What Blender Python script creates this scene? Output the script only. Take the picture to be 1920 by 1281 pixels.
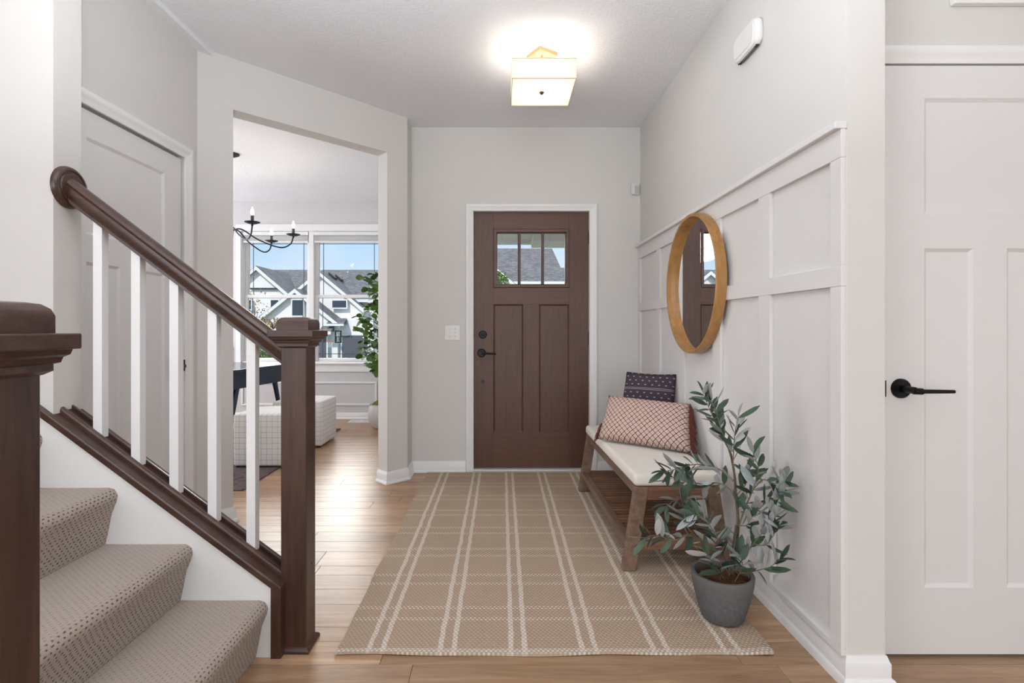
import bpy, math, random
from mathutils import Vector, Matrix
random.seed(7)
S = bpy.context.scene
C = bpy.context.collection
for o in list(bpy.data.objects): bpy.data.objects.remove(o)
PI = math.pi
# ------------------------------------------------------------------ camera
F, VX, VY, EYE, CEIL = 980.0, 941.0, 615.0, 1.13, 2.703
cd = bpy.data.cameras.new('camera'); cam = bpy.data.objects.new('camera', cd); C.objects.link(cam)
cam.location = (0, 0, EYE); cam.rotation_euler = (PI/2, 0, 0)
cd.sensor_width = 36; cd.lens = F/1920*36
cd.shift_x = (960-VX)/1920; cd.shift_y = -(640.5-VY)/1920
cd.clip_start = 0.02; cd.clip_end = 300
S.camera = cam
def at(px, py, Y):                       # pixel + real distance -> point of the room
    return Vector(((px-VX)/F*Y, Y, EYE-(py-VY)/F*Y))
# ------------------------------------------------------------------ world, lights, exposure
S.view_settings.view_transform = 'Standard'; S.view_settings.look = 'None'
S.view_settings.gamma = 1; S.view_settings.use_curve_mapping = False
S.view_settings.exposure = 0.54
w = bpy.data.worlds.new('sky'); S.world = w; w.use_nodes = True
nt = w.node_tree; nt.nodes.clear()
out = nt.nodes.new('ShaderNodeOutputWorld'); bg = nt.nodes.new('ShaderNodeBackground')
tc = nt.nodes.new('ShaderNodeTexCoord'); sp = nt.nodes.new('ShaderNodeSeparateXYZ')
cr = nt.nodes.new('ShaderNodeValToRGB'); no = nt.nodes.new('ShaderNodeTexNoise'); mx = nt.nodes.new('ShaderNodeMix'); mx.data_type = 'RGBA'
nt.links.new(tc.outputs['Generated'], sp.inputs[0]); nt.links.new(sp.outputs['Z'], cr.inputs[0])
cr.color_ramp.elements[0].position = 0.0; cr.color_ramp.elements[0].color = (0.80, 0.89, 0.97, 1)
cr.color_ramp.elements[1].position = 0.5; cr.color_ramp.elements[1].color = (0.33, 0.55, 0.9, 1)
e = cr.color_ramp.elements.new(0.14); e.color = (0.54, 0.74, 0.96, 1)
no.inputs['Scale'].default_value = 5; no.inputs['Detail'].default_value = 5
mr = nt.nodes.new('ShaderNodeMapRange'); mr.inputs[1].default_value = .48; mr.inputs[2].default_value = .75; mr.inputs[4].default_value = .6
nt.links.new(tc.outputs['Generated'], no.inputs['Vector']); nt.links.new(no.outputs['Fac'], mr.inputs[0])
nt.links.new(mr.outputs[0], mx.inputs[0]); nt.links.new(cr.outputs[0], mx.inputs[6]); mx.inputs[7].default_value = (.9, .93, .96, 1)
nt.links.new(mx.outputs[2], bg.inputs[0]); bg.inputs[1].default_value = 0.74
nt.links.new(bg.outputs[0], out.inputs[0])

def light(name, kind, loc, energy, color=(1, 1, 1), size=1, size_y=None, rot=(0, 0, 0), radius=None):
    l = bpy.data.lights.new(name, kind); l.energy = energy; l.color = color
    if kind == 'AREA':
        l.size = size
        if size_y: l.shape = 'RECTANGLE'; l.size_y = size_y
    if kind == 'SUN': l.angle = math.radians(3)
    if radius: l.shadow_soft_size = radius
    o = bpy.data.objects.new(name, l); o.location = loc; o.rotation_euler = rot; C.objects.link(o)
    return o
# sun on the houses, and a second soft sun added for floor glare through the dining window
light('sun', 'SUN', (0, -5, 20), 2.2, (1, .95, .88), rot=(math.radians(48), 0, math.radians(-22)))
sun = light('floor_glare_sun', 'SUN', (-8, 26, 14), 2.1, (1, .97, .92), rot=Vector((.30, -.98, -.44)).to_track_quat('-Z', 'Y').to_euler())
sun.data.angle = math.radians(34)
# unseen fill lamp above the camera, added to brighten the ceiling
light('ceiling_fill', 'AREA', (-0.35, 0.70, 1.68), 41, (.88, .94, 1), 1.2, .9, rot=(PI, 0, 0))
# large added fill behind the camera, standing in for unseen windows
light('back_fill', 'AREA', (-0.3, -6.0, 1.35), 108, (.89, .95, 1), 4.8, 2.2, rot=(PI/2+math.radians(6), 0, 0))
# added side fills by the stairs and in the dining room, no window built
light('stair_side_fill', 'AREA', (-3.1, -1.4, 1.3), 26, (.86, .93, 1), 1.6, 1.9, rot=(PI/2, 0, -PI/2))
light('dining_side_fill', 'AREA', (-4.70, 4.8, 1.5), 54, (.93, .96, 1), 2.6, 1.7, rot=(PI/2, 0, -PI/2))
light('hall_fill', 'AREA', (3.35, -0.6, 1.6), 5, (1, .96, .93), 2.2, 1.9, rot=(PI/2, 0, PI/2))  # weak warm fill added on the hall side, out of view

# ------------------------------------------------------------------ mesh builder
class MB:
    def __init__(s, M=None): s.v = []; s.f = []; s.uv = {}; s.M = M
    def add(s, vs, fs, uvs=None):
        b = len(s.v); s.v += [tuple(v) for v in vs]
        for k, f in enumerate(fs):
            if uvs: s.uv[len(s.f)] = uvs[k]
            s.f.append(tuple(i+b for i in f))
    def box(s, x0, x1, y0, y1, z0, z1):
        s.add([(x0,y0,z0),(x1,y0,z0),(x1,y1,z0),(x0,y1,z0),(x0,y0,z1),(x1,y0,z1),(x1,y1,z1),(x0,y1,z1)],
              [(0,3,2,1),(4,5,6,7),(0,1,5,4),(1,2,6,5),(2,3,7,6),(3,0,4,7)]); return s
    def loft(s, A, B, caps=True):
        n = len(A); fs = [(i, (i+1) % n, n+(i+1) % n, n+i) for i in range(n)]
        if caps: fs += [tuple(range(n))[::-1], tuple(range(n, 2*n))]
        s.add(list(A)+list(B), fs); return s
    def prism(s, poly, axis, a, b):
        g = {'x': lambda p, c: (c, p[0], p[1]), 'y': lambda p, c: (p[0], c, p[1]), 'z': lambda p, c: (p[0], p[1], c)}[axis]
        return s.loft([g(p, a) for p in poly], [g(p, b) for p in poly])
    def tube(s, pts, r, n=8, cap=True):
        pts = [Vector(p) for p in pts]; R = r if isinstance(r, (list, tuple)) else [r]*len(pts)
        rings = []; ref = Vector((0, 0, 1))
        for i, p in enumerate(pts):
            d = (pts[min(i+1, len(pts)-1)]-pts[max(i-1, 0)]).normalized()
            if abs(d.dot(ref)) > .95: ref = Vector((1, 0, 0)) if abs(d.x) < .9 else Vector((0, 1, 0))
            a = d.cross(ref).normalized(); b = d.cross(a).normalized(); ref = a.cross(d).normalized()
            rings.append([p+a*R[i]*math.cos(2*PI*k/n)+b*R[i]*math.sin(2*PI*k/n) for k in range(n)])
        vs = [v for q in rings for v in q]; fs = []
        for i in range(len(pts)-1):
            for k in range(n): fs.append((i*n+k, i*n+(k+1) % n, (i+1)*n+(k+1) % n, (i+1)*n+k))
        if cap: fs += [tuple(range(n))[::-1], tuple(range((len(pts)-1)*n, len(pts)*n))]
        s.add(vs, fs); return s
    def lathe(s, prof, c, axis='z', n=32, cap=True):
        vs = []
        for r, h in prof:
            for k in range(n):
                a = 2*PI*k/n; p = (r*math.cos(a), r*math.sin(a), h)
                if axis == 'x': p = (p[2], p[0], p[1])
                if axis == 'y': p = (p[0], p[2], p[1])
                vs.append((p[0]+c[0], p[1]+c[1], p[2]+c[2]))
        fs = [(i*n+k, i*n+(k+1) % n, (i+1)*n+(k+1) % n, (i+1)*n+k) for i in range(len(prof)-1) for k in range(n)]
        if cap: fs += [tuple(range(n))[::-1], tuple(range((len(prof)-1)*n, len(prof)*n))]
        s.add(vs, fs); return s
    def grid(s, fn, nu, nv, uvf=None):
        vs = [fn(i/nu, j/nv) for j in range(nv+1) for i in range(nu+1)]; fs = []; uvs = []
        for j in range(nv):
            for i in range(nu):
                a = j*(nu+1)+i; fs.append((a, a+1, a+nu+2, a+nu+1))
                if uvf: uvs.append([uvf(i/nu, j/nv), uvf((i+1)/nu, j/nv), uvf((i+1)/nu, (j+1)/nv), uvf(i/nu, (j+1)/nv)])
        s.add(vs, fs, uvs or None); return s
WL = {}
def put(name, mb, mat, parent=None, label=None, cat=None, group=None, kind=None, smooth=False, bevel=0, origin=None, sub=0, seg=2):
    vs = [Vector(v) for v in mb.v]
    if mb.M: vs = [mb.M @ v for v in vs]
    if origin is None:
        lo = Vector([min(v[i] for v in vs) for i in range(3)]); hi = Vector([max(v[i] for v in vs) for i in range(3)])
        c = (lo+hi)/2
        if parent is None: c.z = lo.z
    else: c = Vector(origin)
    me = bpy.data.meshes.new(name); me.from_pydata([v-c for v in vs], [], mb.f)
    if mb.uv:
        l = me.uv_layers.new(name='UVMap')
        for p in me.polygons:
            if p.index in mb.uv:
                for k, li in enumerate(p.loop_indices): l.data[li].uv = mb.uv[p.index][k]
    import bmesh
    bm = bmesh.new(); bm.from_mesh(me)
    if not mb.uv: bmesh.ops.remove_doubles(bm, verts=bm.verts, dist=1e-6)
    else: bmesh.ops.remove_doubles(bm, verts=bm.verts, dist=1e-5)
    if not getattr(mb, 'open', False): bmesh.ops.recalc_face_normals(bm, faces=bm.faces)
    bm.to_mesh(me); bm.free()
    o = bpy.data.objects.new(name, me); C.objects.link(o)
    me.materials.append(mat)
    if smooth:
        for p in me.polygons: p.use_smooth = True
        if smooth != 'all':
            try: me.set_sharp_from_angle(angle=math.radians(40))
            except Exception: pass
    if bevel:
        m = o.modifiers.new('bevel', 'BEVEL'); m.width = bevel; m.segments = seg; m.limit_method = 'ANGLE'; m.harden_normals = False
    if sub: m = o.modifiers.new('sub', 'SUBSURF'); m.levels = sub; m.render_levels = sub
    WL[o.name] = c
    if parent: o.parent = parent; o.location = c-WL[parent.name]
    else: o.location = c
    if label: o['label'] = label
    if cat: o['category'] = cat
    if group: o['group'] = group
    if kind: o['kind'] = kind
    return o
def thing(name, label, cat, loc, group=None, kind=None):
    o = bpy.data.objects.new(name, None); C.objects.link(o); o.location = loc; o.empty_display_size = .1
    WL[o.name] = Vector(loc)
    if label: o['label'] = label
    if cat: o['category'] = cat
    if group: o['group'] = group
    if kind: o['kind'] = kind
    return o
def copy_tree(o, parent=None, loc=None):
    c = o.copy(); C.objects.link(c); c.parent = parent
    if loc is not None: c.location = loc
    for ch in [x for x in bpy.data.objects if x.parent == o]: copy_tree(ch, c)
    return c
def B(*a): return MB().box(*a)

# ------------------------------------------------------------------ materials
class NT:
    def __init__(s, name):
        s.m = bpy.data.materials.new(name); s.m.use_nodes = True; s.t = s.m.node_tree; s.t.nodes.clear()
        s.out = s.t.nodes.new('ShaderNodeOutputMaterial'); s.p = s.n('BsdfPrincipled'); s.l(s.p.outputs[0], s.out.inputs[0])
    def n(s, ty, **kw):
        x = s.t.nodes.new('ShaderNode'+ty)
        for k, v in kw.items(): setattr(x, k, v)
        return x
    def l(s, a, b): s.t.links.new(a, b)
    def math(s, op, a, b=None, c=None, clamp=False):
        x = s.n('Math', operation=op); x.use_clamp = clamp
        for i, v in enumerate((a, b, c)):
            if v is None: continue
            if isinstance(v, (int, float)): x.inputs[i].default_value = v
            else: s.l(v, x.inputs[i])
        return x.outputs[0]
    def mix(s, f, a, b):
        x = s.n('Mix', data_type='RGBA')
        for i, v in ((0, f), (6, a), (7, b)):
            if isinstance(v, (int, float)): x.inputs[i].default_value = v
            elif isinstance(v, tuple): x.inputs[i].default_value = (*v, 1)
            else: s.l(v, x.inputs[i])
        return x.outputs[2]
    def ramp(s, f, stops):
        x = s.n('ValToRGB'); r = x.color_ramp
        r.elements[0].position, r.elements[0].color = stops[0][0], (*stops[0][1], 1)
        r.elements[1].position, r.elements[1].color = stops[-1][0], (*stops[-1][1], 1)
        for p, c in stops[1:-1]: e = r.elements.new(p); e.color = (*c, 1)
        s.l(f, x.inputs[0]); return x.outputs[0]
    def coord(s, kind='Object', scale=(1, 1, 1), add=None):
        c = s.n('TexCoord').outputs[kind]
        if add is not None:
            v = s.n('VectorMath', operation='ADD'); s.l(c, v.inputs[0]); s.l(add, v.inputs[1]); c = v.outputs[0]
        m = s.n('Mapping'); m.inputs['Scale'].default_value = scale; s.l(c, m.inputs[0]); return m.outputs[0]
    def noise(s, vec, scale, detail=3, rough=.5, dist=0):
        x = s.n('TexNoise'); x.inputs['Scale'].default_value = scale; x.inputs['Detail'].default_value = detail
        x.inputs['Roughness'].default_value = rough; x.inputs['Distortion'].default_value = dist; s.l(vec, x.inputs['Vector']); return x.outputs['Fac']
    def bump(s, h, strength=.3, dist=.002):
        x = s.n('Bump'); x.inputs['Strength'].default_value = strength; x.inputs['Distance'].default_value = dist
        s.l(h, x.inputs['Height']); s.l(x.outputs[0], s.p.inputs['Normal'])
    def set(s, color=None, rough=None, metal=None, spec=None, **kw):
        def q(n, v):
            if v is None: return
            if isinstance(v, tuple): s.p.inputs[n].default_value = (*v, 1)
            elif isinstance(v, (int, float)): s.p.inputs[n].default_value = v
            else: s.l(v, s.p.inputs[n])
        q('Base Color', color); q('Roughness', rough); q('Metallic', metal); q('Specular IOR Level', spec)
        for k, v in kw.items(): q(k, v)
        return s.m
def srgb(r, g, b): return tuple(((c/255)/12.92 if c/255 <= .04045 else (((c/255)+.055)/1.055)**2.4) for c in (r, g, b))

def plain(name, col, rough=.5, metal=0, bs=0, bd=.001, var=.04, spec=.5):
    t = NT(name); v = t.coord(); n = t.noise(v, 9, 3)
    c = t.mix(n, tuple(x*(1-var) for x in col), tuple(min(1, x*(1+var)) for x in col))
    if bs: t.bump(t.noise(v, bs, 3), .35, bd)
    return t.set(c, rough, metal, spec)
M = {}
M['wall'] = plain('greige wall paint', srgb(219, 216, 212), .75, bs=260, bd=.0006, var=.015, spec=.25)
M['wallwhite'] = plain('white panel paint', srgb(229, 226, 224), .55, bs=200, bd=.0004, var=.012, spec=.3)
M['trim'] = plain('white semi gloss trim paint', srgb(238, 237, 236), .35, var=.01, spec=.4)
M['doorwhite'] = plain('white door paint', srgb(228, 226, 225), .4, var=.01, spec=.4)
M['balwhite'] = plain('white baluster paint', srgb(238, 237, 238), .4, var=.01)
M['dinwall'] = plain('pale grey dining wall paint', srgb(212, 209, 210), .7, var=.015, spec=.25)
M['black'] = plain('matte black metal', srgb(22, 23, 26), .38, .6, var=.1)
M['iron'] = plain('dark blue grey iron', srgb(50, 58, 70), .45, .5, var=.1)
M['plastic'] = plain('white plastic', srgb(232, 230, 227), .35, var=.01)
M['slot'] = plain('dark slot', srgb(40, 40, 40), .8)
M['brass'] = plain('satin brass', srgb(206, 170, 124), .45, .35, var=.04)
M['bronze'] = plain('dark bronze', srgb(92, 70, 40), .35, .8)
M['navy'] = plain('navy painted wood', srgb(34, 50, 66), .16, var=.1)
M['grey'] = plain('grey vinyl grille', srgb(95, 98, 104), .5)
M['threshold'] = plain('pale threshold', srgb(225, 222, 220), .35, .2)
def ceiling_mat():
    t = NT('knockdown textured ceiling paint'); v = t.coord()
    a = t.noise(v, 75, 4, .6, .4); m = t.n('MapRange'); m.inputs[1].default_value = .42; m.inputs[2].default_value = .62; t.l(a, m.inputs[0])
    t.bump(m.outputs[0], .5, .003)
    return t.set(t.mix(t.noise(v, 3), srgb(238, 238, 241), srgb(243, 243, 246)), .8, spec=.2)
M['ceil'] = ceiling_mat()
def wood(name, dark, light, axis='z', rough=.4, scale=1.0, rnd=False, bump=.15, coat=0, contrast=1.0):
    t = NT(name); k = {'x': (1.2, 14, 14), 'y': (14, 1.2, 14), 'z': (14, 14, 1.2)}[axis]
    add = None
    if rnd:
        oi = t.n('ObjectInfo'); cx = t.n('CombineXYZ')
        for i in range(3): t.l(t.math('MULTIPLY', oi.outputs['Random'], (17.3, 9.1, 5.7)[i]), cx.inputs[i])
        add = cx.outputs[0]
    v = t.coord('Object', tuple(x*scale for x in k), add)
    a = t.noise(v, 1.6, 6, .65, .8); b = t.noise(v, 9, 3, .6)
    f = t.math('ADD', t.math('MULTIPLY', a, .75), t.math('MULTIPLY', b, .25))
    m = t.n('MapRange'); m.inputs[1].default_value = .5-.17/contrast; m.inputs[2].default_value = .5+.17/contrast; t.l(f, m.inputs[0])
    c = t.mix(m.outputs[0], dark, light)
    if rnd:
        h = t.n('HueSaturation'); t.l(c, h.inputs['Color'])
        t.l(t.math('ADD', t.math('MULTIPLY', oi.outputs['Random'], .34), .83), h.inputs['Value']); c = h.outputs[0]
    t.bump(b, bump, .0006)
    return t.set(c, rough, **({'Coat Weight': coat, 'Coat Roughness': .25} if coat else {}))
M['walnut'] = wood('dark stained maple', srgb(48, 28, 22), srgb(86, 57, 45), 'z', .33, 1, False, .1, .35)
M['walnut_x'] = wood('dark stained maple rail', srgb(48, 28, 22), srgb(86, 57, 45), 'x', .33, 1, False, .1, .35)
M['entry'] = wood('brown fibreglass door skin', srgb(76, 47, 35), srgb(98, 64, 48), 'z', .42, 3, False, .25, 0)
M['entry_x'] = wood('brown fibreglass door rail skin', srgb(80, 50, 37), srgb(104, 68, 51), 'x', .42, 3, False, .25, 0)
M['benchwood'] = wood('grey brown acacia', srgb(98, 76, 62), srgb(140, 112, 92), 'y', .5, 1.3, True, .2)
M['benchslat'] = wood('dark brown slat wood', srgb(102, 70, 52), srgb(146, 106, 80), 'x', .5, 1.3, True, .2)
M['mirrorwood'] = wood('honey oak veneer', srgb(150, 105, 55), srgb(196, 148, 88), 'z', .35, 1, False, .1)
M['plank'] = wood('brown oak plank', srgb(142, 108, 80), srgb(196, 160, 126), 'x', .32, .9, True, .25, 0, .9)
M['subfloor'] = plain('dark joint', srgb(60, 42, 30), .8)
M['bark'] = wood('olive bark', srgb(58, 50, 42), srgb(120, 108, 90), 'z', .8, 3)
M['twig'] = plain('twig', srgb(120, 112, 88), .7)
def mirror_mat():
    t = NT('silvered mirror'); return t.set((.93, .93, .93), .01, 1.0)
M['mirror'] = mirror_mat()
def glass_mat():
    t = NT('clear window glass'); t.t.nodes.remove(t.p)
    g = t.n('BsdfGlossy'); g.inputs['Roughness'].default_value = .01; g.inputs[0].default_value = (.8, .85, .9, 1); tr = t.n('BsdfTransparent'); tr.inputs[0].default_value = (.97, .98, .98, 1)
    fr = t.n('Fresnel'); fr.inputs[0].default_value = 1.22; ms = t.n('MixShader'); t.l(fr.outputs[0], ms.inputs[0]); t.l(tr.outputs[0], ms.inputs[1]); t.l(g.outputs[0], ms.inputs[2])
    t.l(ms.outputs[0], t.out.inputs[0]); return t.m
M['glass'] = glass_mat()
def emit(name, col, st):
    t = NT(name); t.set(col, .5, **{'Emission Color': col, 'Emission Strength': st}); return t.m
M['bulb'] = emit('lit candle bulb', (1, .9, .74), 6)
def shade_mat(name, st, tr=.5):
    t = NT(name); v = t.coord(); b = t.noise(t.coord('Object', (1, 1, 12)), 40, 2)
    tl = t.n('BsdfTranslucent'); tl.inputs[0].default_value = (.97, .94, .88, 1)
    ms = t.n('MixShader'); ms.inputs[0].default_value = tr
    t.set(t.mix(b, srgb(240, 232, 214), srgb(250, 244, 230)), .8, **{'Emission Color': (1, .93, .80), 'Emission Strength': st})
    t.l(t.p.outputs[0], ms.inputs[1]); t.l(tl.outputs[0], ms.inputs[2]); t.l(ms.outputs[0], t.out.inputs[0]); return t.m
M['shade'] = shade_mat('lit cream fabric shade', .16)
M['diffuser'] = shade_mat('lit frosted diffuser', .3, .85)
def fabric(name, c0, c1, freq=420, rough=.9):
    t = NT(name); v = t.coord(); n = t.noise(v, freq, 2); t.bump(n, .4, .0012)
    return t.set(t.mix(t.noise(v, freq*.7, 3), c0, c1), rough, spec=.15, **{'Sheen Weight': .2})
M['linen'] = fabric('cream linen', srgb(222, 214, 202), srgb(238, 232, 222), 260)
M['fringe'] = fabric('rust brown fringe', srgb(80, 42, 34), srgb(120, 66, 54), 200)
def carpet_mat():
    t = NT('patterned loop pile stair carpet'); uv = t.n('UVMap').outputs[0]; sp = t.n('SeparateXYZ'); t.l(uv, sp.inputs[0])
    u, v = sp.outputs[0], sp.outputs[1]; ob = t.coord(); nz = t.noise(ob, 55, 3)
    du = t.math('MULTIPLY', t.math('SUBTRACT', nz, .5), 2.6)
    p = .0115
    r = t.math('FLOOR', t.math('DIVIDE', v, p))
    uu = t.math('ADD', t.math('ADD', t.math('DIVIDE', u, p*1.5), t.math('MULTIPLY', r, .5)), t.math('MULTIPLY', du, .3))
    a = t.math('SINE', t.math('MULTIPLY', uu, 2*PI)); b = t.math('SINE', t.math('MULTIPLY', t.math('ADD', t.math('DIVIDE', v, p), t.math('MULTIPLY', du, .25)), 2*PI))
    k = t.math('MULTIPLY', t.math('MAXIMUM', a, 0), t.math('MAXIMUM', b, 0))
    m = t.n('MapRange'); m.inputs[1].default_value = .12; m.inputs[2].default_value = .7; t.l(k, m.inputs[0])
    # dark specks fade on faces that point up, picked by the normal
    g = t.n('NewGeometry'); s2 = t.n('SeparateXYZ'); t.l(g.outputs['True Normal'], s2.inputs[0])
    up = t.math('MULTIPLY', t.math('SUBTRACT', t.math('ABSOLUTE', s2.outputs[2]), .85), 6, clamp=True)
    amt = t.math('MULTIPLY', m.outputs[0], t.math('SUBTRACT', 1, t.math('MULTIPLY', up, .72)))
    fine = t.noise(ob, 420, 3, .7)
    base = t.mix(fine, srgb(146, 130, 118), srgb(202, 188, 174))
    col = t.mix(amt, base, srgb(92, 78, 66))
    h = t.math('SUBTRACT', t.math('MULTIPLY', fine, .5), amt)
    t.bump(h, .8, .004)
    return t.set(col, .95, spec=.1, **{'Sheen Weight': .3})
M['carpet'] = carpet_mat()
def wrapd(t, x, x0, per): # signed distance wrapped
    f = t.math('DIVIDE', t.math('SUBTRACT', x, x0), per)
    f = t.math('SUBTRACT', t.math('FRACT', t.math('ADD', f, 100.5)), .5)
    return t.math('MULTIPLY', f, per)
def band(t, d, off, hw, soft=.003):
    q = t.math('ABSOLUTE', t.math('SUBTRACT', t.math('ABSOLUTE', d), off))
    return t.math('DIVIDE', t.math('SUBTRACT', hw, q), soft, clamp=True)
def rug_mat():
    t = NT('woven jute and wool plaid'); ob = t.n('TexCoord').outputs['Object']; ge = t.n('NewGeometry').outputs['Position']
    sp = t.n('SeparateXYZ'); t.l(ge, sp.inputs[0]); x, y = sp.outputs[0], sp.outputs[1]
    nz = t.noise(ge, 14, 2); wob = t.math('MULTIPLY', t.math('SUBTRACT', nz, .5), .012)
    nf = t.noise(ge, 160, 2); wf = t.math('MULTIPLY', t.math('SUBTRACT', nf, .5), .008)
    xx = t.math('ADD', t.math('ADD', x, wob), wf); yy = t.math('ADD', t.math('ADD', y, wob), wf)
    # weave cells
    cx, cy = .0165, .0115
    row = t.math('FLOOR', t.math('DIVIDE', y, cy))
    sx = t.math('SINE', t.math('MULTIPLY', t.math('ADD', t.math('DIVIDE', x, cx), t.math('MULTIPLY', row, .5)), 2*PI))
    sy = t.math('ABSOLUTE', t.math('SINE', t.math('MULTIPLY', t.math('DIVIDE', y, cy), PI)))
    knot = t.math('MULTIPLY', t.math('ADD', t.math('MULTIPLY', sx, .5), .5), sy)
    vert = band(t, wrapd(t, xx, .056, .248), .024, .0105)
    hor = band(t, wrapd(t, yy, 2.05, .28), .040, .013)
    dash = t.math('MULTIPLY', hor, t.math('MULTIPLY', t.math('SUBTRACT', knot, .35), 3.5, clamp=True))
    tan = t.mix(t.noise(ge, 240, 3, .7), srgb(170, 142, 114), srgb(232, 210, 184))
    tan = t.mix(t.math('MULTIPLY', t.noise(t.coord('Object', (2, 30, 1)), 3, 2), .6), tan, srgb(200, 176, 152))
    tan = t.mix(t.math('MULTIPLY', t.noise(ge, 3.5, 4, .6), .45), tan, srgb(176, 158, 142))
    tan = t.mix(t.math('MULTIPLY', t.math('SUBTRACT', 1, knot), .38), tan, srgb(112, 94, 78))
    wm = t.math('MAXIMUM', t.math('MULTIPLY', vert, .95), t.math('MULTIPLY', dash, .85))
    # pale bound hem at the two short ends
    hem = t.math('MAXIMUM', t.math('GREATER_THAN', 1.825, y), t.math('GREATER_THAN', y, 4.045))
    wm = t.math('MAXIMUM', wm, t.math('MULTIPLY', hem, .45))
    cream = t.mix(knot, srgb(200, 186, 170), srgb(242, 234, 222))
    col = t.mix(wm, tan, cream)
    t.bump(t.math('ADD', knot, t.math('MULTIPLY', nf, .4)), .7, .004)
    return t.set(col, .92, spec=.12)
M['rug'] = rug_mat()
def drug_mat():
    t = NT('dark purple grey patterned rug'); v = t.coord(); a = t.noise(v, 14, 5, .7, 1.5); m = t.ramp(a, [(.35, srgb(66, 56, 60)), (.55, srgb(112, 98, 98)), (.7, srgb(80, 68, 72))])
    t.bump(t.noise(v, 300, 2), .4, .002); return t.set(m, .95, spec=.1)
M['drug'] = drug_mat()
def grid_mat():
    t = NT('white fabric with thin black windowpane grid'); uv = t.n('UVMap').outputs[0]; sp = t.n('SeparateXYZ'); t.l(uv, sp.inputs[0])
    nz = t.math('MULTIPLY', t.math('SUBTRACT', t.noise(t.coord(), 20, 2), .5), .004)
    l1 = band(t, wrapd(t, t.math('ADD', sp.outputs[0], nz), .01, .044), 0, .0012, .001)
    l2 = band(t, wrapd(t, t.math('ADD', sp.outputs[1], nz), .01, .044), 0, .0012, .001)
    t.bump(t.noise(t.coord(), 240, 2), .3, .001)
    return t.set(t.mix(t.math('MAXIMUM', l1, l2), srgb(232, 230, 226), srgb(60, 60, 66)), .9, spec=.15)
M['grid'] = grid_mat()
def lattice_mat():
    t = NT('pink cotton with rust brown lattice'); uv = t.n('UVMap').outputs[0]; sp = t.n('SeparateXYZ'); t.l(uv, sp.inputs[0])
    nz = t.math('MULTIPLY', t.math('SUBTRACT', t.noise(t.coord(), 90, 2), .5), .006)
    a = t.math('ADD', t.math('ADD', sp.outputs[0], sp.outputs[1]), nz); b = t.math('ADD', t.math('SUBTRACT', sp.outputs[0], t.math('MULTIPLY', sp.outputs[1], 1)), nz)
    l = t.math('MAXIMUM', band(t, wrapd(t, a, 0, .032), 0, .0034, .0015), band(t, wrapd(t, b, 0, .032), 0, .0034, .0015))
    dots = t.math('MULTIPLY', band(t, wrapd(t, a, .016, .032), 0.005, .0018, .0015), band(t, wrapd(t, b, .016, .032), 0.0, .007, .0015))
    l = t.math('MAXIMUM', l, t.math('MULTIPLY', dots, .85))
    l = t.math('MULTIPLY', l, t.math('ADD', .55, t.math('MULTIPLY', t.noise(t.coord(), 70, 2), .8)), clamp=True)
    t.bump(t.noise(t.coord(), 300, 2), .4, .001)
    return t.set(t.mix(l, srgb(218, 192, 180), srgb(92, 52, 48)), .9, spec=.1)
M['lattice'] = lattice_mat()
def dots_mat():
    t = NT('plum grey cotton with pale dashes and stripes'); uv = t.n('UVMap').outputs[0]; sp = t.n('SeparateXYZ'); t.l(uv, sp.inputs[0])
    u, v = sp.outputs[0], sp.outputs[1]
    row = t.math('FLOOR', t.math('DIVIDE', v, .026))
    us = t.math('ADD', u, t.math('MULTIPLY', row, .022))
    du = t.math('DIVIDE', wrapd(t, us, 0, .044), .0065); dv = t.math('DIVIDE', wrapd(t, v, .013, .026), .0032)
    d = t.math('ADD', t.math('MULTIPLY', du, du), t.math('MULTIPLY', dv, dv)); dot = t.math('MULTIPLY', t.math('SUBTRACT', 1.2, d), 3, clamp=True)
    s = t.math('MAXIMUM', band(t, t.math('SUBTRACT', v, .272), .0045, .0018, .001), band(t, t.math('SUBTRACT', v, .115), .0045, .0018, .001))
    near = t.math('MULTIPLY', t.math('GREATER_THAN', t.math('ABSOLUTE', t.math('SUBTRACT', v, .272)), .011), t.math('GREATER_THAN', t.math('ABSOLUTE', t.math('SUBTRACT', v, .115)), .011))
    l = t.math('MAXIMUM', s, t.math('MULTIPLY', dot, near))
    t.bump(t.noise(t.coord(), 300, 2), .4, .001)
    return t.set(t.mix(t.math('MULTIPLY', l, .8), srgb(78, 66, 76), srgb(196, 186, 188)), .9, spec=.1)
M['dots'] = dots_mat()
def leaf_mat(name, top, top2, under, under2):
    t = NT(name); oi = t.n('ObjectInfo'); g = t.n('NewGeometry')
    a = t.mix(oi.outputs['Random'], top, top2); b = t.mix(oi.outputs['Random'], under, under2)
    sd = t.noise(t.coord(), 40, 2)
    a = t.mix(t.math('MULTIPLY', sd, .4), a, tuple(x*1.6 for x in top2))
    return t.set(t.mix(g.outputs['Backfacing'], a, b), .42, spec=.4)
M['olive'] = leaf_mat('olive leaf', srgb(32, 50, 46), srgb(72, 92, 70), srgb(132, 142, 140), srgb(188, 190, 190))
M['ficus'] = leaf_mat('round tree leaf', srgb(28, 58, 22), srgb(86, 124, 48), srgb(60, 96, 44), srgb(110, 140, 80))
def pot_mat():
    t = NT('rough charcoal concrete'); v = t.coord(); n = t.noise(v, 130, 4, .7); t.bump(n, .7, .003)
    sp = t.n('SeparateXYZ'); t.l(t.n('TexCoord').outputs['Generated'], sp.inputs[0])
    band_ = t.math('MULTIPLY', t.math('SUBTRACT', sp.outputs[2], .62), 4, clamp=True)
    c = t.mix(t.noise(v, 60, 4, .7), srgb(74, 76, 78), srgb(124, 124, 124)); c = t.mix(t.math('MULTIPLY', band_, .55), c, srgb(112, 108, 102))
    return t.set(c, .85, spec=.2)
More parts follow.
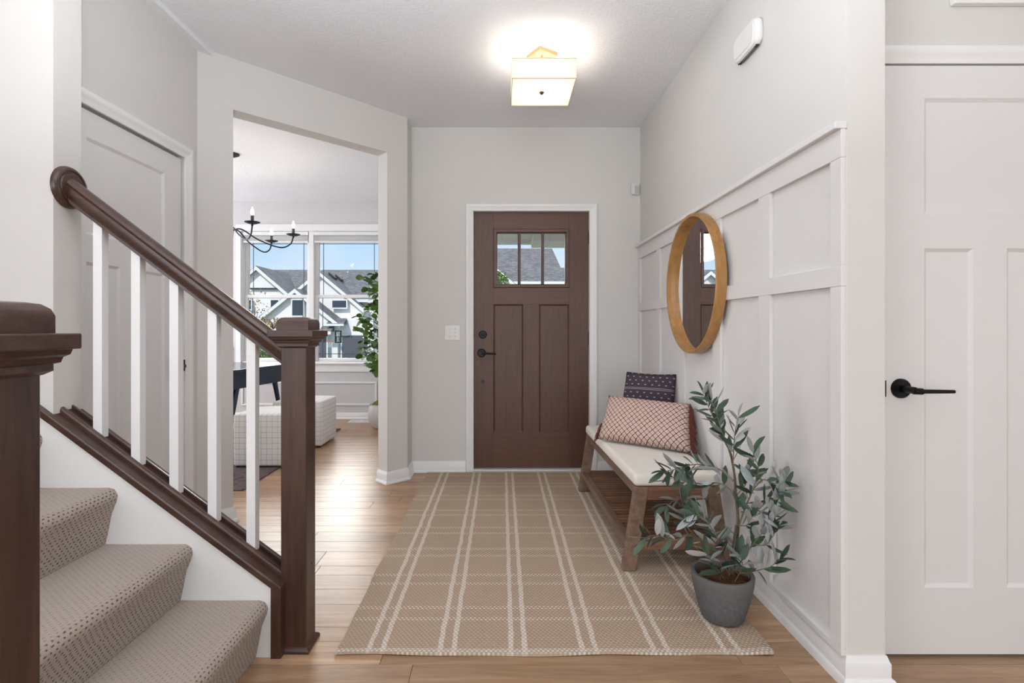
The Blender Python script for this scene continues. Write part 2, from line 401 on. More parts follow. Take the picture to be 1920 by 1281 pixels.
M['pot'] = pot_mat()
M['whitepot'] = plain('mottled white ceramic', srgb(214, 212, 208), .5, bs=40, bd=.004, var=.1)
M['moss'] = plain('moss', srgb(96, 104, 40), .95, bs=120, bd=.01, var=.3)
M['cocofibre'] = plain('brown moss fibre', srgb(88, 54, 28), .95, bs=90, bd=.01, var=.4)
def siding(name, col, per, axis):
    t = NT(name); g = t.n('NewGeometry').outputs['Position']; sp = t.n('SeparateXYZ'); t.l(g, sp.inputs[0])
    x = sp.outputs[2] if axis == 'z' else sp.outputs[0]
    l = band(t, wrapd(t, x, 0, per), 0, .02, .02)
    return t.set(t.mix(t.math('MULTIPLY', l, .22), col, tuple(c*.55 for c in col)), .7, spec=.2)
M['lap'] = siding('white lap siding', srgb(240, 236, 234), .20, 'z')
M['batten'] = siding('white board and batten siding', srgb(240, 236, 234), .42, 'x')
def shingle():
    t = NT('grey asphalt shingles'); b = t.n('TexBrick'); v = t.coord('Object', (1, 1, 1)); t.l(v, b.inputs['Vector'])
    b.inputs['Scale'].default_value = 1.5; b.inputs['Color1'].default_value = (*srgb(112, 110, 110), 1); b.inputs['Color2'].default_value = (*srgb(156, 152, 148), 1)
    b.inputs['Mortar'].default_value = (*srgb(84, 82, 84), 1); b.inputs['Mortar Size'].default_value = .03; b.inputs['Bias'].default_value = 0
    return t.set(t.mix(t.math('MULTIPLY', t.noise(v, 6, 4), .5), b.outputs['Color'], srgb(122, 119, 120)), .9, spec=.1)
M['shingle'] = shingle()
M['exttrim'] = plain('white exterior trim', srgb(232, 232, 234), .6)
M['extdark'] = plain('dark exterior glass', srgb(52, 62, 74), .25)
M['garage'] = plain('charcoal garage door', srgb(86, 86, 96), .6)
M['soffit'] = siding('white soffit boards', srgb(240, 234, 224), .22, 'x')
M['lawn'] = plain('lawn grass', srgb(112, 120, 88), .95, var=.3)
M['drive'] = plain('pale concrete driveway', srgb(190, 188, 184), .9, var=.08)
M['foliage'] = leaf_mat('shrub leaf', srgb(74, 104, 40), srgb(150, 168, 70), srgb(90, 120, 50), srgb(160, 170, 80))
M['autumn'] = leaf_mat('autumn leaf', srgb(150, 140, 50), srgb(170, 110, 60), srgb(150, 140, 60), srgb(170, 120, 70))
M['stone'] = plain('red brown pavers', srgb(130, 100, 90), .9)

# ------------------------------------------------------------------ SETTING: floor planks
FW, RW, CW = 4.10, 1.085, -1.701          # front wall, right wall, closet wall planes
HF = 6.50                                  # dining window wall
def struct(name, mb, mat, parent=None, **k):
    return put(name, mb, mat, parent, kind=None if parent else 'structure', **k)
floor = struct('floor', B(-4.95, 3.62, -6.32, 6.65, -.14, -.014), M['subfloor'])
wid = [.127, .162, .092]; meshes = {}
rows = []; y = 1.755
seq = [.128, .091, .16, .126]              # 1.755 .. 2.26 as seen left of the rug
i = 0
while y < HF: rows.append((y, seq[i % 4])); y += seq[i % 4]; i += 1
y = 1.755; i = 0
back = [.165, .128, .092, .16, .126]
while y > 0.9: w_ = back[i % 5]; y -= w_; rows.append((y, w_)); i += 1
nplank = 0
PL = 1.22; firstjoint = {}
for (y0, w_) in sorted(rows):
    rr = random.random()
    x = -4.2 if y0 > 3.4 else -2.6
    if abs(y0-1.59) < .02: x0 = (765-VX)/F*1.66*1.0; x = x0-PL*2
    else: x -= rr*PL
    xmax = 1.08 if y0 > 1.62 else 2.6
    if y0 > 4.10: xmax = -.75
    if y0 > 3.4: xmin = -4.0
    while x < xmax:
        # skip planks wholly hidden under the stairs or outside the floor seen
        ctr = x+PL/2
        vis = True
        if y0 < 1.72 and x+PL < -1.0: vis = False
        if 1.72 <= y0 < 3.0 and x+PL < -1.75: vis = False
        if y0 > 4.1 and (x > -.8 or x+PL < -4.6): vis = False
        if vis:
            key = round(w_, 4)
            if key not in meshes:
                o = put('plank', B(-PL/2+.0007, PL/2-.0007, -w_/2+.0007, w_/2-.0007, -.0135, 0), M['plank'], floor, origin=(0, 0, 0), bevel=.0008, seg=1); meshes[key] = o
            else:
                o = meshes[key].copy(); C.objects.link(o)
            o.location = Vector((ctr, y0+w_/2, random.uniform(-.0003, 0)))-WL['floor']; nplank += 1
        x += PL
print('planks', nplank)
# coarser boards for the parts of the floor the photograph does not reach
struct('floor_board', B(-3.2, 3.5, -6.2, .86, -.0135, -.001), M['plank'], floor)
# ceiling
struct('ceiling', B(-4.95, 3.62, -6.32, 6.65, CEIL, CEIL+.12), M['ceil'])
struct('trim_1', B(CW, -1.645, 1.925, 2.975, CEIL-.026, CEIL), M['ceil'])
# front wall with the entry door opening
DX0, DX1, DT = -.226, .690, 2.050
mb = MB().box(-.708, DX0, FW, FW+.15, 0, CEIL).box(DX1, 1.205, FW, FW+.15, 0, CEIL).box(DX0, DX1, FW, FW+.15, DT, CEIL)
wf = struct('wall_front', mb, M['wall'])
# right wall (its near end is the pier)
PY = 1.644
wr = struct('wall_right', B(RW, 1.205, PY, FW, 0, CEIL), M['wall'])
WP = M['wallwhite']
put('wall_panel', B(RW-.003, RW, PY, FW, .10, 1.755), WP, wr)
BX = RW-.018
for k, (a, b) in enumerate([(PY, 1.700), (2.083, 2.175), (2.557, 2.647), (3.060, 3.148), (3.535, 3.618), (4.045, FW)]):
    put('batten', MB().box(BX, RW-.003, a, b, .118, 1.262).box(BX, RW-.003, a, b, 1.328, 1.668), WP, wr, bevel=.0015)
put('rail', B(BX-.001, RW-.003, PY-.001, FW, 1.668, 1.757), WP, wr, label='top rail', bevel=.0015)
put('rail', B(BX-.001, RW-.003, PY-.001, FW, 1.262, 1.328), WP, wr, label='middle rail', bevel=.0015)
put('rail', B(BX-.0005, RW-.003, PY, FW, .098, .118), WP, wr, label='bottom rail', bevel=.001)
put('cap_rail', B(1.045, RW, PY-.003, FW, 1.757, 1.780), WP, wr, bevel=.003)
# baseboards: profile (distance from wall, height)
def base_prof(h=.085, p=.014):
    if p in (.009, .012):      # taller shoe moulding on the panelled wall and its end
        e_ = .008 if p == .009 else .014
        return [(0, 0), (p+e_, 0), (p+e_-.001, .020), (p+e_*.5, .031), (p, .034), (p, h-.022), (p*.8, h-.019), (p*.3, h), (0, h)]
    return [(0, 0), (p+.012, 0), (p+.011, .010), (p+.004, .018), (p, .019), (p, h*.78), (p*.55, h*.88), (p*.4, h), (0, h)]
def baseboard(name, p0, p1, n, h=.085, p=.014, mat=None, m0=0, m1=0):
    # p0->p1 along the wall, n = direction into the room; m0/m1 mitre amounts along the run
    p0, p1, n = Vector((*p0, 0)), Vector((*p1, 0)), Vector((*n, 0)).normalized(); d = (p1-p0).normalized()
    A = [p0+n*a+Vector((0, 0, z))-d*a*m0 for a, z in base_prof(h, p)]; Bq = [p1+n*a+Vector((0, 0, z))+d*a*m1 for a, z in base_prof(h, p)]
    return struct(name, MB().loft(A, Bq), mat or M['trim'], smooth=True)
baseboard('baseboard_front', (-.708, FW), (-.2845, FW), (0, -1))
baseboard('baseboard_front', (.7406, FW), (RW, FW), (0, -1))
baseboard('baseboard_right', (RW, PY), (RW, FW), (-1, 0), .100, .009, None, 1, 0)
baseboard('baseboard_right', (1.205, PY), (RW, PY), (0, -1), .101, .012, None, 1, 1)
baseboard('baseboard_right', (1.205, PY+.15), (1.205, PY), (1, 0), .101, .012, None, 0, 1)
# right closet wall (behind pier) with door opening
CY = 1.800
mb = MB().box(1.205, 1.310, CY, CY+.12, 0, CEIL).box(1.310, 2.045, CY, CY+.12, 2.036, CEIL).box(2.045, 3.5, CY, CY+.12, 0, CEIL)
wc = struct('wall_hall', mb, M['wall'])
struct('wall_hall_side', B(1.205, 1.206, PY+.001, CY, 0, CEIL), M['wall'])
# left side walls
TH = .12
wl = struct('wall_left', MB().box(CW-TH, CW, 1.925, 2.005, 0, CEIL).box(CW-TH, CW, 2.80, 2.919, 0, CEIL).box(CW-TH, CW, 2.005, 2.80, 2.045, CEIL), M['wall'])
u = Vector((1, 1, 0)).normalized(); nb = Vector((-1, 1, 0)).normalized()
S0 = Vector((CW, 2.919, 0))
def W2(t_, d_): p = S0+u*t_+nb*d_; return (p.x, p.y)
mb = MB()
mb.prism([W2(0, 0), W2(.187, 0), W2(.187, TH), W2(-.06, TH), (CW-TH, 2.919)], 'z', 0, CEIL)
mb.prism([W2(1.230, 0), W2(1.405, 0), (-.708, FW), (-.708, FW+.15), (-.828, FW+.15), (-.828, 3.962), W2(1.230, TH)], 'z', 0, CEIL)
mb.prism([W2(.187, 0), W2(1.230, 0), W2(1.230, TH), W2(.187, TH)], 'z', 2.405, CEIL)
wa = struct('wall_left_angled', mb, M['wall'])
ws = struct('wall_stairs', B(-3.2, -1.549, 1.805, 1.925, 0, CEIL), M['wall'])
# baseboards round the angled column
cx0 = W2(1.230, 0); cxe = W2(1.405, 0); cxb = W2(1.230, TH)
t45 = math.tan(math.radians(22.5))
baseboard('baseboard_left', cx0, cxe, (1, -1), m0=1, m1=t45)
baseboard('baseboard_left', cxe, (-.708, FW), (1, 0), m0=t45, m1=0)
baseboard('baseboard_left', cxb, cx0, (-1, -1), m0=0, m1=1)
baseboard('baseboard_left', W2(0, 0), W2(.187, 0), (1, -1), m0=-t45, m1=1)
baseboard('baseboard_left', W2(.187, 0), W2(.187, TH), (1, 1), m0=1, m1=0)
baseboard('baseboard_left', (CW, 2.875), (CW, 2.919), (1, 0), m1=-t45)
# dining room
dfw = struct('wall_dining_front', MB().box(-4.95, -3.26, HF, HF+.15, 0, CEIL).box(-1.485, -.708, HF, HF+.15, 0, CEIL).box(-3.26, -1.485, HF, HF+.15, 0, .70).box(-3.26, -1.485, HF, HF+.15, 2.36, CEIL), M['dinwall'])
struct('wall_dining_right', B(-.828, -.708, FW+.15, HF, 0, CEIL), M['dinwall'])
struct('wall_dining_left', B(-4.95, -4.80, 2.83, HF, 0, CEIL), M['dinwall'])
struct('wall_dining_back', B(-4.80, CW-TH, 2.83, 2.918, 0, CEIL), M['dinwall'])
baseboard('baseboard_dining', (-4.8, HF), (-.828, HF), (0, -1), .078)
# living room shell behind the camera
struct('wall_back', B(-3.32, 3.62, -6.32, -6.2, 0, CEIL), M['wall'])
struct('wall_far_left', B(-3.32, -3.2, -6.2, 1.925, 0, CEIL), M['wall'])
struct('wall_far_right', B(3.5, 3.62, -6.2, 1.92, 0, CEIL), M['wall'])
# picture-frame moulding under the dining window
def frame_mould(name, parent, x0, x1, z0, z1, y, wdt=.022, pr=.012, mat=None):
    mb = MB().box(x0, x1, y-pr, y, z1-wdt, z1).box(x0, x1, y-pr, y, z0, z0+wdt).box(x0, x0+wdt, y-pr, y, z0+wdt, z1-wdt).box(x1-wdt, x1, y-pr, y, z0+wdt, z1-wdt)
    return put(name, mb, mat or M['trim'], parent, bevel=.003)
frame_mould('wall_moulding', dfw, -3.236, -1.552, .165, .462, HF)
frame_mould('wall_moulding', dfw, -4.70, -3.34, .165, .90, HF)

# ------------------------------------------------------------------ casings
def casing_bar(mb, a, b, across, out_, w_=.062):
    # a,b inner-edge endpoints ; across = outward (away from opening) ; out_ = into the room ; mitred ends
    a, b, ac, ou = Vector(a), Vector(b), Vector(across), Vector(out_)
    prof = [(0, 0), (0, .010), (.006, .013), (.030, .014), (.036, .018), (w_-.012, .020), (w_-.004, .018), (w_, .012), (w_, 0)]
    return prof, a, b, ac, ou
def casing(name, x0, x1, ztop, y, parent=None, w_=.062, axis='y', sgn=-1, zb=0.0, label=None):
    """door casing round an opening on a wall plane; axis 'y': wall faces -y ; axis 'x': wall faces +x (x0,x1 are y)"""
    prof = [(0, 0), (0, .010), (.006, .013), (.030, .014), (.036, .018), (w_-.012, .020), (w_-.004, .018), (w_, .012), (w_, 0)]
    def P(s_, z, o_): return (s_, y+sgn*o_, z) if axis == 'y' else (y+sgn*o_, s_, z)
    mb = MB()
    mb.loft([P(x0-a, zb, o_) for a, o_ in prof], [P(x0-a, ztop+a, o_) for a, o_ in prof])
    mb.loft([P(x0-a, ztop+a, o_) for a, o_ in prof], [P(x1+a, ztop+a, o_) for a, o_ in prof])
    mb.loft([P(x1+a, ztop+a, o_) for a, o_ in prof], [P(x1+a, zb, o_) for a, o_ in prof])
    return put(name, mb, M['trim'], parent, smooth=True, label=label)

# ------------------------------------------------------------------ entry door  (door_1)
YS = 4.135
d1 = thing('door_1', None, None, (.232, FW, 0), kind='structure')
casing('casing', DX0, DX1, DT-.004, FW, d1, .058)
put('jamb', MB().box(DX0, DX0+.004, FW, FW+.15, 0, DT).box(DX1-.004, DX1, FW, FW+.15, 0, DT).box(DX0, DX1, FW, FW+.15, DT-.004, DT), M['trim'], d1)
put('threshold', B(DX0+.004, DX1-.004, FW-.012, FW+.15, 0, .020), M['threshold'], d1, bevel=.004)
x0, x1, z0, z1 = -.2215, .6875, .0235, 2.044
gx0, gx1, gz0, gz1 = -.067, .532, 1.447, 1.912
ys, ye = YS, YS+.044
mb = MB().box(x0, gx0, ys, ye, z0, z1).box(gx1, x1, ys, ye, z0, z1)
put('stile', mb, M['entry'], d1, bevel=.001)
mb = MB().box(gx0, gx1, ys, ye, gz1, z1).box(gx0, gx1, ys, ye, 1.317, gz0).box(gx0, gx1, ys, ye, z0, .302)
put('door_rail', mb, M['entry_x'], d1, bevel=.001)
put('mullion', B(.169, .294, ys, ye, .302, 1.317), M['entry'], d1, bevel=.001)
for a, b in ((gx0, .169), (.294, gx1)):
    mb = MB(); d = .010
    mb.box(a+.012, b-.012, ys+d, ye-.01, .314, 1.305)
    A = [(a, ys+.001, .302), (b, ys+.001, .302), (b, ys+.001, 1.317), (a, ys+.001, 1.317)]
    I = [(a+.012, ys+d, .314), (b-.012, ys+d, .314), (b-.012, ys+d, 1.305), (a+.012, ys+d, 1.305)]
    mb.loft(A, I, caps=False)
    put('door_panel', mb, M['entry'], d1)
# lite frame and muntins
mb = MB(); A = lambda e_, y_: [(gx0+e_, y_, gz0+e_), (gx1-e_, y_, gz0+e_), (gx1-e_, y_, gz1-e_), (gx0+e_, y_, gz1-e_)]
mb.loft(A(0, ys), A(.004, ys-.010), False); mb.loft(A(.004, ys-.010), A(.024, ys-.010), False); mb.loft(A(.024, ys-.010), A(.031, ys+.012), False); mb.loft(A(.031, ys+.012), A(.031, ye), False)
put('lite_frame', mb, M['entry_x'], d1)
for a, b in ((.126, .150), (.311, .336)):
    put('muntin', MB().prism([(a, ys+.016), (a+.005, ys), (b-.005, ys), (b, ys+.016), (b, ys+.03), (a, ys+.03)], 'z', gz0+.03, gz1-.03), M['entry'], d1)
for a, b in ((gx0+.031, .130), (.146, .315), (.332, gx1-.031)):
    put('pane', B(a-.002, b+.002, ys+.017, ys+.023, gz0+.029, gz1-.029), M['glass'], d1)
# hardware
db = put('deadbolt', MB().lathe([(.0, -.014), (.026, -.014), (.031, -.008), (.032, 0)], (-.151, ys, 1.077), 'y', 28), M['black'], d1, smooth=True)
put('thumb_turn', B(-.171, -.131, ys-.030, ys-.014, 1.073, 1.081), M['black'], db, bevel=.003)
lv = put('door_lever', MB().lathe([(.0, -.012), (.028, -.012), (.033, -.007), (.034, 0)], (-.160, ys, .931), 'y', 28).lathe([(.0, -.055), (.012, -.055), (.012, -.01)], (-.160, ys, .931), 'y', 16)
         .tube([(-.160, ys-.048, .931), (-.12, ys-.050, .930), (-.046, ys-.046, .925)], [.009, .0075, .0065], 10), M['black'], d1, smooth=True)
put('alarm_contact', MB().lathe([(0, -.006), (.012, -.006), (.014, 0)], (-.151, ys, .703), 'y', 20), M['iron'], d1, smooth=True)
for zz in (1.845, 1.045, .24):
    put('hinge', MB().box(.682, .697, ys-.006, ys+.0, zz-.051, zz+.051).tube([(.690, ys-.007, zz-.053), (.690, ys-.007, zz+.053)], .0065, 10), M['black'], d1)
for zz in (1.077, .931):
    put('strike_plate', B(-.2275, -.221, ys-.012, ys+.004, zz-.028, zz+.028), M['black'], d1, bevel=.001)

# ------------------------------------------------------------------ white craftsman doors
def craftsman(parent, Mx, wdt, stile=.135, mull=.115, th=.035, zb=.010, zt=2.03):
    """front face at local y=0 looking to -y ; x from 0..wdt"""
    p0, p1 = stile, wdt-stile; m0, m1 = (wdt-mull)/2, (wdt+mull)/2
    mb = MB(Mx).box(0, p0, 0, th, zb, zt).box(p1, wdt, 0, th, zb, zt).box(p0, p1, 0, th, 1.919, zt).box(p0, p1, 0, th, 1.403, 1.518).box(p0, p1, 0, th, zb, .238).box(m0, m1, 0, th, .238, 1.403)
    put('door_slab', mb, M['doorwhite'], parent)
    for (a, b, c, d) in ((p0, p1, 1.518, 1.919), (p0, m0, .238, 1.403), (m1, p1, .238, 1.403)):
        e_, dd = .012, .009; mb = MB(Mx)
        mb.box(a+e_, b-e_, dd, th-.008, c+e_, d-e_)
        mb.loft([(a, .0005, c), (b, .0005, c), (b, .0005, d), (a, .0005, d)], [(a+e_, dd, c+e_), (b-e_, dd, c+e_), (b-e_, dd, d-e_), (a+e_, dd, d-e_)], False)
        put('door_panel', mb, M['doorwhite'], parent)
d2 = thing('door_2', None, None, (1.68, CY, 0), kind='structure')
craftsman(d2, Matrix.Translation((1.3145, 1.7936, 0)), .722)
casing('casing', 1.311, 2.045, 2.036, CY, d2, .062)
rx, rz_ = (1692-VX)/F*1.785, 1.13-(729-615)/F*1.785
lv = put('door_lever', MB().lathe([(0, -.010), (.030, -.010), (.034, -.005), (.034, 0)], (rx, 1.7936, rz_), 'y', 32).lathe([(0, -.062), (.0115, -.062), (.0125, -.030), (.012, -.009)], (rx, 1.7936, rz_), 'y', 18)
         .tube([(rx+.002, 1.7936-.054, rz_-.003), (rx+.03, 1.7936-.056, rz_-.004)], .011, 12).tube([(rx+.025, 1.7936-.055, rz_-.004), (rx+.14, 1.7936-.052, rz_-.005)], [.0075, .006], 10), M['black'], d2, smooth=True)
put('latch_plate', B(1.3105, 1.3145, 1.787, 1.80, rz_-.028, rz_+.028), M['black'], d2)
d3 = thing('door_3', None, None, (CW, 2.40, 0), kind='structure')
Mx = Matrix.Translation((CW-.012, 2.02, 0)) @ Matrix.Rotation(PI/2, 4, 'Z')
craftsman(d3, Mx, .770)
casing('casing', 2.012, 2.797, 2.040, CW, d3, .062, 'x', +1)
put('door_lever', MB().lathe([(0, .012), (.028, .012), (.03, 0)], (CW-.012, 2.73, .93), 'x', 24).tube([(CW, 2.73, .93), (CW+.046, 2.73, .93), (CW+.052, 2.715, .93), (CW+.05, 2.63, .926)], [.01, .01, .008, .007], 10), M['black'], d3, smooth=True)
put('latch_plate', B(CW-.010, CW+.006, 2.790, 2.797, .90, .96), M['black'], d3)

# ------------------------------------------------------------------ dining window
w1 = thing('window_1', None, None, (-2.374, HF, .70), kind='structure')
WX0, WX1, WZ0, WZ1 = -3.26, -1.485, .70, 2.36
T = M['trim']
mb = MB().box(-3.302, WX0+.02, HF-.018, HF, .69, 2.416).box(WX1-.02, -1.443, HF-.018, HF, .69, 2.416).box(WX0+.02, WX1-.02, HF-.018, HF, 2.336, 2.416)
put('casing', mb, T, w1, bevel=.003)
put('stool', B(-3.33, -1.415, HF-.045, HF+.06, .678, .702), T, w1, bevel=.006)
put('apron', B(-3.302, -1.443, HF-.016, HF, .585, .678), T, w1, bevel=.003)
put('window_jamb', MB().box(WX0, WX0+.03, HF, HF+.14, WZ0, WZ1).box(WX1-.03, WX1, HF, HF+.14, WZ0, WZ1).box(WX0, WX1, HF, HF+.14, WZ1-.03, WZ1).box(WX0, WX1, HF, HF+.14, WZ0-.005, WZ0+.012).box(-2.405, -2.345, HF+.01, HF+.14, WZ0, WZ1), T, w1)
mid = 1.526
for (a, b) in ((WX0+.03, -2.405), (-2.345, WX1-.03)):
    for (c, d, yy) in ((mid-.02, WZ1-.03, HF+.085), (WZ0+.012, mid+.02, HF+.055)):
        fr = .044
        sa = put('sash', MB().box(a, a+fr, yy, yy+.028, c, d).box(b-fr, b, yy, yy+.028, c, d).box(a+fr, b-fr, yy, yy+.028, d-fr*.9, d).box(a+fr, b-fr, yy, yy+.028, c, c+fr*.9), T, w1, bevel=.003)
        put('pane', B(a+fr-.002, b-fr+.002, yy+.012, yy+.017, c+fr*.9-.002, d-fr*.9+.002), M['glass'], sa)
        zc = d-fr*.9-.10 if c > 1.2 else c+fr*.9+.052
        g = MB().box(a+fr+.046, a+fr+.054, yy+.0125, yy+.0165, c+fr*.9, d-fr*.9).box(b-fr-.054, b-fr-.046, yy+.0125, yy+.0165, c+fr*.9, d-fr*.9).box(a+fr, b-fr, yy+.0122, yy+.0168, zc-.004, zc+.004)
        put('grille', g, M['grey'], sa)
for k, (a, b) in enumerate(((WX0+.035, -2.41), (-2.34, WX1-.035))):
    bl = thing('window_blind', 'raised white slatted blind at the top of the '+('left' if k == 0 else 'right')+' half of the dining window', 'blind', ((a+b)/2, HF+.03, 2.19))
    put('head_rail', B(a, b, HF+.002, HF+.048, 2.285, 2.327), T, bl, bevel=.003)
    for q in range(9):
        z = 2.215+q*.0078; put('blind_slat', B(a+.004, b-.004, HF+.004, HF+.048, z, z+.003), T, bl)
    put('bottom_rail', B(a+.004, b-.004, HF+.006, HF+.046, 2.193, 2.213), T, bl, bevel=.004)

# ------------------------------------------------------------------ staircase
SL = .742
def capz(X): return .243+SL*(-.755-X)          # top face of the sloped wall cap
sf = 1.792
struct('wall_knee', MB().prism([(-1.549, 0), (-.772, 0), (-.772, capz(-.772)-.03), (-1.549, capz(-1.549)-.03)], 'y', 1.805, 1.922), M['wall'])
kn = put('wall_cap', MB().loft([(-1.549, y_, capz(-1.549)+z_) for y_, z_ in ((1.783, -.028), (1.783, -.004), (1.787, 0), (1.930, 0), (1.934, -.004), (1.934, -.028))],
                               [(-.754, y_, capz(-.754)+z_) for y_, z_ in ((1.783, -.028), (1.783, -.004), (1.787, 0), (1.930, 0), (1.934, -.004), (1.934, -.028))]), M['walnut_x'], None, kind='structure', bevel=.001)
put('cap_strip', MB().loft([(-2.5, y_, capz(-2.5)+z_) for y_, z_ in ((1.783, -.028), (1.783, -.004), (1.787, 0), (1.8045, 0), (1.8045, -.028))],
                             [(-1.549, y_, capz(-1.549)+z_) for y_, z_ in ((1.783, -.028), (1.783, -.004), (1.787, 0), (1.8045, 0), (1.8045, -.028))]), M['walnut_x'], kn)
put('end_board', MB().prism([(-.789, 0), (-.7545, 0), (-.7545, capz(-.7545)-.001), (-.789, capz(-.789)-.001)], 'y', 1.7825, 1.8195), M['walnut'], kn, bevel=.0008)
stairs = thing('staircase', 'carpeted staircase climbing to the left behind the dark newel posts', 'staircase', (-.8, 1.28, 0))
put('skirt_board', MB().prism([(-2.5, 0), (-.7895, 0), (-.7895, capz(-.7895)-.028), (-2.5, capz(-2.5)-.028)], 'y', sf, 1.8045), M['trim'], stairs)
noses = [-.801-.2575*k for k in range(7)]; tops = [.196+.193*k for k in range(7)]
for k in range(7):
    n, zt = noses[k], tops[k]; zb = 0 if k == 0 else tops[k-1]+.0003; nxt = noses[k+1]-.043 if k < 6 else -2.9
    r = .030; pts = [(n-.043, zb), (n-.036, zb+.03), (n-.022, zt-.09), (n-.006, zt-.050)]
    for a in range(0, 7):
        th = -PI/8+a*(PI/2+PI/8)/6; pts.append((n-r+r*math.cos(th)-.001, zt-r+r*math.sin(th)))
    for q in range(1, 6): pts.append((n-r-(n-r-nxt)*q/6, zt-.001*math.sin(PI*q/6)))
    pts.append((nxt, zt))
    arc = [0]
    for a, b in zip(pts, pts[1:]): arc.append(arc[-1]+math.dist(a, b))
    mb = MB(); ya, yb = .775, sf-.0005; NY = 6
    def fn(u_, v_): i_ = round(u_*(len(pts)-1)); x_, z_ = pts[i_]; return (x_, ya+(yb-ya)*v_, z_)
    def uvf(u_, v_): i_ = round(u_*(len(pts)-1)); return (ya+(yb-ya)*v_, arc[i_]+k*.45)
    mb.grid(fn, len(pts)-1, NY, uvf)
    # side caps
    for yy in (ya, yb):
        loop = [(x_, yy, z_) for x_, z_ in pts]+[(nxt, yy, max(zb-.1, 0) if k else 0), (n-.043, yy, zb)]
        mb.add(loop[:-1], [tuple(range(len(loop)-1))], [[(p[0], p[2]) for p in loop[:-1]]])
    put('stair_step', mb, M['carpet'], stairs, smooth=True)
# railing
rl = thing('stair_railing', 'dark stained handrail with five white balusters between wall rosette and far newel', 'railing', (-.726, 1.865, 0))
def newel(parent, x0_, y0_, base=True):
    wd = .0885; x1_, y1_ = x0_+wd, y0_+.091; cx, cy = (x0_+x1_)/2, (y0_+y1_)/2
    top = 1.168
    n_ = put('newel_post', B(x0_, x1_, y0_, y1_, 0, 1.078), M['walnut'], parent, bevel=.003)
    def sq(e_, z): return [(x0_-e_, y0_-e_, z), (x1_+e_, y0_-e_, z), (x1_+e_, y1_+e_, z), (x0_-e_, y1_+e_, z)]
    mb = MB(); lv_ = [(.001, 1.060), (.010, 1.066), (.010, 1.076), (.016, 1.078), (.018, 1.086), (.024, 1.090), (.026, 1.098)]
    for a, b in zip(lv_, lv_[1:]): mb.loft(sq(*a), sq(*b), False)
    put('newel_moulding', mb, M['walnut_x'], n_ if parent is not None else n_)
    put('newel_plate', B(x0_-.034, x1_+.034, y0_-.034, y1_+.034, 1.098, 1.122), M['walnut_x'], n_, bevel=.0025)
    mb = MB(); lv_ = [(.0115, 1.122), (.0115, 1.148), (.008, 1.158), (0, 1.165), (-.012, 1.1675)]
    for a, b in zip(lv_, lv_[1:]): mb.loft(sq(*a), sq(*b), False)
    mb.add(sq(-.012, 1.1675), [(0, 1, 2, 3)])
    put('newel_cap', mb, M['walnut_x'], n_, smooth=True)
    if base:
        mb = MB(); pr = [(0, 0), (.013, 0), (.012, .008), (.006, .015), (0, .018)]
        def ring(a, z): return [(x0_-a, y0_-a, z), (x1_+a, y0_-a, z), (x1_+a, y1_+a, z), (x0_-a, y1_+a, z)]
        for p, q in zip(pr[1:], pr[2:]): mb.loft(ring(*p), ring(*q), False)
        put('shoe_moulding', mb, M['walnut_x'], n_)
    return n_
nfar = newel(rl, -.770, 1.820)
for (yy, zz) in ((1.875, .285), (1.875, .115)):
    put('bolt_plug', MB().lathe([(0, .002), (.005, .0015), (.006, 0)], (-.6815, yy, zz), 'x', 12), M['walnut'], nfar)
# handrail profile (y across, z up relative to centre)
rs = .757
def railz(X): return 1.058+rs*(-.7916-X)
hp = [(-.021, -.044), (-.021, -.036), (-.026, -.036), (-.026, -.031), (-.023, -.028), (-.026, -.018), (-.031, -.008), (-.0325, .006), (-.0325, .016), (-.027, .017), (-.029, .024), (-.025, .033), (-.014, .042), (0, .045)]
hp = hp+[(-a, b) for a, b in hp[::-1][1:]]
put('handrail', MB().loft([(-1.545, 1.865+a, railz(-1.545)+b*1.02) for a, b in hp], [(-.770, 1.865+a, railz(-.770)+b*1.02) for a, b in hp]), M['walnut_x'], rl, smooth=True)
put('rosette', MB().lathe([(0, .020), (.050, .021), (.053, .0165), (.057, .0165), (.059, .020), (.066, .019), (.072, .013), (.0745, .006), (.0745, 0)], (-1.549, 1.865, 1.630), 'x', 48), M['walnut'], rl, smooth=True)
sh = [(1.832, 0), (1.832, .012), (1.836, .018), (1.842, .020), (1.848, .020), (1.848, .007), (1.882, .007), (1.882, .020), (1.888, .020), (1.894, .018), (1.898, .012), (1.898, 0)]
put('shoe_rail', MB().loft([(-1.549, y_, capz(-1.549)+z_) for y_, z_ in sh], [(-.770, y_, capz(-.770)+z_) for y_, z_ in sh]), M['walnut_x'], rl)
for bx in (-1.447, -1.3126, -1.177, -1.0415, -.9045):
    a, b = bx, bx+.032; y0_, y1_ = 1.849, 1.881
    mb = MB().loft([(a, y0_, capz(a)+.008), (b, y0_, capz(b)+.008), (b, y1_, capz(b)+.008), (a, y1_, capz(a)+.008)], [(a, y0_, railz(a)-.042), (b, y0_, railz(b)-.042), (b, y1_, railz(b)-.042), (a, y1_, railz(a)-.042)])
    put('baluster', mb, M['balwhite'], rl, bevel=.001)
nn = thing('newel_post', 'dark stained newel post cut off by the left edge of the frame, nearest the camera', 'newel post', (-.726, .727, 0))
newel(nn, -.770, .682)
